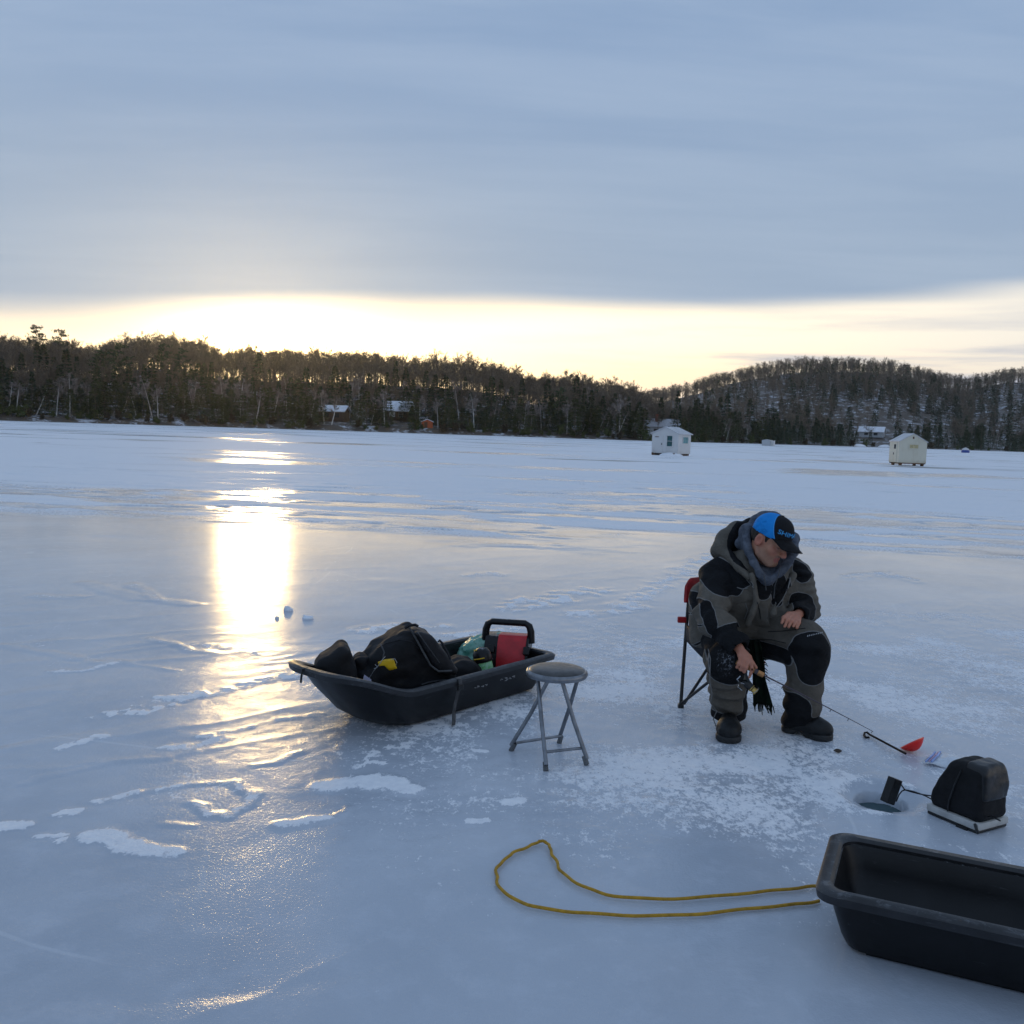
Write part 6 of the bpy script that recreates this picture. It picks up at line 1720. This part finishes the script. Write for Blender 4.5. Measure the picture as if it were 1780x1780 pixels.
mb.add(out_, Ft); mb.build("lettering", mat("blue_embroidery", (0.05, 0.42, 1.0), .6), capo)

# ------------------------------------------------------------------ rod, scarf
rod = empty("fishing_rod", tuple(RA), 0, "short ice fishing rod with cork grip and spinning reel in the man's hand", "fishing rod")
ro = RA.copy()
def rp_(s): return RA + ra * s
tubes("grip", [[rp_(-.042), rp_(-.04), rp_(.055), rp_(.06)]], .0125, M_CORK, rod, ro, 14)
tubes("winding_check", [[rp_(.060), rp_(.078)]], .0135, mat("dark_reel_seat", (.045, .035, .045), .4), rod, ro, 14)
mb = MB(ro); mb.tube([rp_(.078), rp_(.080), rp_(.108), rp_(.112)], [.0125, .0145, .0140, .010], 14); mb.build("fore_grip", M_CORK, rod, True)
Lr = float(np.linalg.norm(RB - RA))
sg = np.linspace(.11, Lr, 16)
mb = MB(ro); mb.tube([rp_(s_) + np.array([0, 0, -.014 * ((s_ - .11) / (Lr - .11)) ** 2]) for s_ in sg], [.0042 - .0028 * (s_ - .11) / (Lr - .11) for s_ in sg], 8); mb.build("blank", mat("dark_purple_blank", (.055, .035, .05), .3), rod, True)
dn = np.array([0, 0, -1.0]); dn -= ra * (dn @ ra); dn /= np.linalg.norm(dn)
for s_, r_ in ((.22, .0085), (.36, .0065), (.48, .005), (.575, .0042), (Lr - .004, .0034)):
    c = rp_(s_) + np.array([0, 0, -.014 * ((s_ - .11) / (Lr - .11)) ** 2]) + dn * (r_ + .005)
    sx_ = np.cross(ra, dn)
    mb = MB(ro); mb.tube([c + (dn * math.cos(t) + sx_ * math.sin(t)) * r_ for t in np.linspace(0, 2 * PI, 15)[:-1]], .0012, 6, closed=True); mb.tube([c - dn * r_, c - dn * (r_ + .006)], .0014, 6); mb.build("guide", M_BLACKM, rod, True)
# spinning reel under the grip
reel_c = J(1303, 1193, 4.915)
ry = np.array([.72, -.35, -.60]); ry /= np.linalg.norm(ry)      # spool axis, slung under the rod
def frame_of(d):
    d = Vector(d).normalized(); x = d.orthogonal().normalized(); y = d.cross(x)
    return Matrix((x, y, d)).transposed()
FR = frame_of(ry)
mb = MB(ro); mb.tube([rp_(.02) + dn * .010, rp_(.022) + dn * .030, reel_c + np.array([0, 0, .012])], [.007, .0055, .009], 10); rb_ = mb.build("reel_stem", M_BLACKM, rod, True)
def reelf(P):
    d = ell(P, reel_c - ry * .012, (.021, .019, .023)); d = smin(d, cap(P, reel_c - ry * .03, reel_c + ry * .012, .015, .018), .01)
    return d
reel = solid("reel", reelf, reel_c - .07, reel_c + .07, .003, M_BLACKM, rod, ro)
mb = MB(); mb.lathe([(.020, .012), (.021, .016), (.0150, .018), (.0150, .036), (.0205, .038), (.0205, .043), (.008, .047), (.001, .048)], 24, reel_c - ro, FR); mb.build("spool", M_GOLD, reel, True)
e1, e2 = np.array(FR.col[0]), np.array(FR.col[1])
mb = MB(ro); mb.tube([reel_c + ry * (.030 + .012 * math.sin(t)) + (e1 * math.cos(t) + e2 * math.sin(t)) * .027 for t in np.linspace(0, PI, 14)], .0014, 6); mb.build("bail", M_BAIL, reel, True)
hk0 = J(1285, 1187, 4.90)
tubes("crank", [[reel_c - ry * .012, hk0 + np.array([0, 0, .004]), J(1281, 1181, 4.895), J(1287, 1175, 4.90)], [hk0, J(1283, 1194, 4.895), J(1290, 1200, 4.90)]], .0032, M_BAIL, reel, ro)
mb = MB(); mb.lathe([(.007, -.008), (.008, 0), (.006, .008), (.001, .009)], 12, hk0 - ro); mb.build("crank_knob", M_BLACKM, reel, True)
# dark fringed scarf hanging from the lap between the legs
M_SCARF = mat("dark_green_scarf", (0.004, 0.011, 0.006), .95, var=.3, vscale=25, bump=.5, bscale=120, bdist=.004, spec=.1, col2=(0.003, 0.004, 0.004))
sc_o = at(1318, 1125, 5.12); scarf = empty("scarf", tuple(sc_o), 0, "dark green fringed scarf hanging between the man's knees", "scarf")
def scf(u, v):
    l = np.array([1305 + (1310 - 1305) * v + 0 * v, 0]); y = 1112 + (1222 - 1112) * v + 6 * u * v
    xl = np.interp(v, [0, .3, .6, 1], [1304, 1308, 1308, 1309]); xr = np.interp(v, [0, .3, .6, 1], [1318, 1326, 1331, 1344])
    return at(xl + (xr - xl) * u, y, 5.10 - .02 * v + .012 * math.sin(9 * u + 4 * v))
sheetw("cloth", scf, 14, 24, M_SCARF, scarf, sc_o, .008)
mb = MB(sc_o)
for k in range(17):
    u_ = k / 16; p0 = scf(u_, 1.0); j = rng.normal(0, .004, 3); mb.tube([p0, p0 + np.array([.002, 0, -.018]) + j, p0 + np.array([.006, -.003, -.040]) + 2 * j], [.0034, .0030, .0022], 5)
for k in range(10):
    v_ = .12 + .45 * k / 9; p0 = scf(1.0, v_); j = rng.normal(0, .003, 3); mb.tube([p0, p0 + np.array([.012, 0, -.004]) + j, p0 + np.array([.020, -.003, -.012]) + j], [.003, .0028, .002], 5)
mb.build("fringe", M_SCARF, scarf, True)

# ------------------------------------------------------------------ seams, zips and straps laid on the cloth
bpy.context.view_layer.update()
def surf_line(name, lines, obj, r, m, parent, off, lift=.001):
    mw = obj.matrix_world
    bv = BVHTree.FromPolygons([tuple(mw @ v.co) for v in obj.data.vertices], [tuple(p.vertices) for p in obj.data.polygons])
    mb = MB(off); ok = False
    for l in lines:
        P = []
        for (x0, y0), (x1, y1) in zip(l[:-1], l[1:]):
            n_ = max(2, int(math.hypot(x1 - x0, y1 - y0) / 3))
            for t_ in np.linspace(0, 1, n_, endpoint=False): P.append((x0 + (x1 - x0) * t_, y0 + (y1 - y0) * t_))
        P.append(l[-1]); H = []
        for x, y in P:
            d_ = ray(x, y); d_ = d_ / np.linalg.norm(d_); h_ = bv.ray_cast(Vector(CAM), Vector(d_))
            if h_[0] is not None: H.append(np.array(h_[0]) - d_ * lift)
        H = [h for i, h in enumerate(H) if i == 0 or np.linalg.norm(h - H[i - 1]) < .06]
        if len(H) > 2: mb.tube(H, r, 6); ok = True
    if ok: mb.build(name, m, parent, True)
jk = bpy.data.objects["jacket"]; tr_ = bpy.data.objects["trousers"]
M_PIPE = mat("reflective_piping", (.20, .20, .20), .6)
surf_line("zip", [[(1316,1046),(1320,1060),(1322,1076)]], jk, .003, M_BLACKM, jk, po)
surf_line("pocket_welt", [[(1281,1021),(1290,1024),(1300,1022)]], jk, .0028, M_PIPE, jk, po)
surf_line("pocket_welt", [[(1296,1048),(1300,1062),(1294,1076)]], jk, .0026, M_PIPE, jk, po)
surf_line("piping", [[(1270,972),(1286,992),(1300,1010),(1310,1022)]], jk, .0026, M_PIPE, jk, po)
surf_line("piping", [[(1374,1004),(1370,1022),(1360,1042),(1348,1058)]], jk, .0030, M_PIPE, jk, po)
surf_line("thigh_seam", [[(1335,1098),(1360,1097),(1385,1094),(1400,1092)]], tr_, .0022, M_NYL, tr_, po)
surf_line("thigh_seam", [[(1312,1112),(1340,1112),(1366,1118)]], tr_, .0022, M_NYL, tr_, po)
bb = bpy.data.objects["backpack"].children
for c_ in list(bb):
    if c_.name.startswith("body"):
        surf_line("webbing", [[(662,1120),(668,1134),(664,1150)]], c_, .0045, M_WEB, bpy.data.objects["backpack"], np.array(bl))
        surf_line("seam", [[(655,1128),(672,1118),(696,1112),(716,1116),(728,1128)]], c_, .0032, M_NYL2, bpy.data.objects["backpack"], np.array(bl))
        surf_line("compression_strap", [[(733,1190),(745,1186),(762,1183),(776,1182)]], c_, .0045, M_WEB, bpy.data.objects["backpack"], np.array(bl))
    if c_.name.startswith("lid"):
        surf_line("lid_seam", [[(724,1096),(742,1122),(764,1152)]], c_, .003, M_WEB, bpy.data.objects["backpack"], np.array(bl))
    if c_.name.startswith("side_pocket"):
        surf_line("pocket_zip", [[(652,1146),(672,1137),(694,1135),(714,1143),(722,1158)]], c_, .003, M_NYL2, bpy.data.objects["backpack"], np.array(bl))
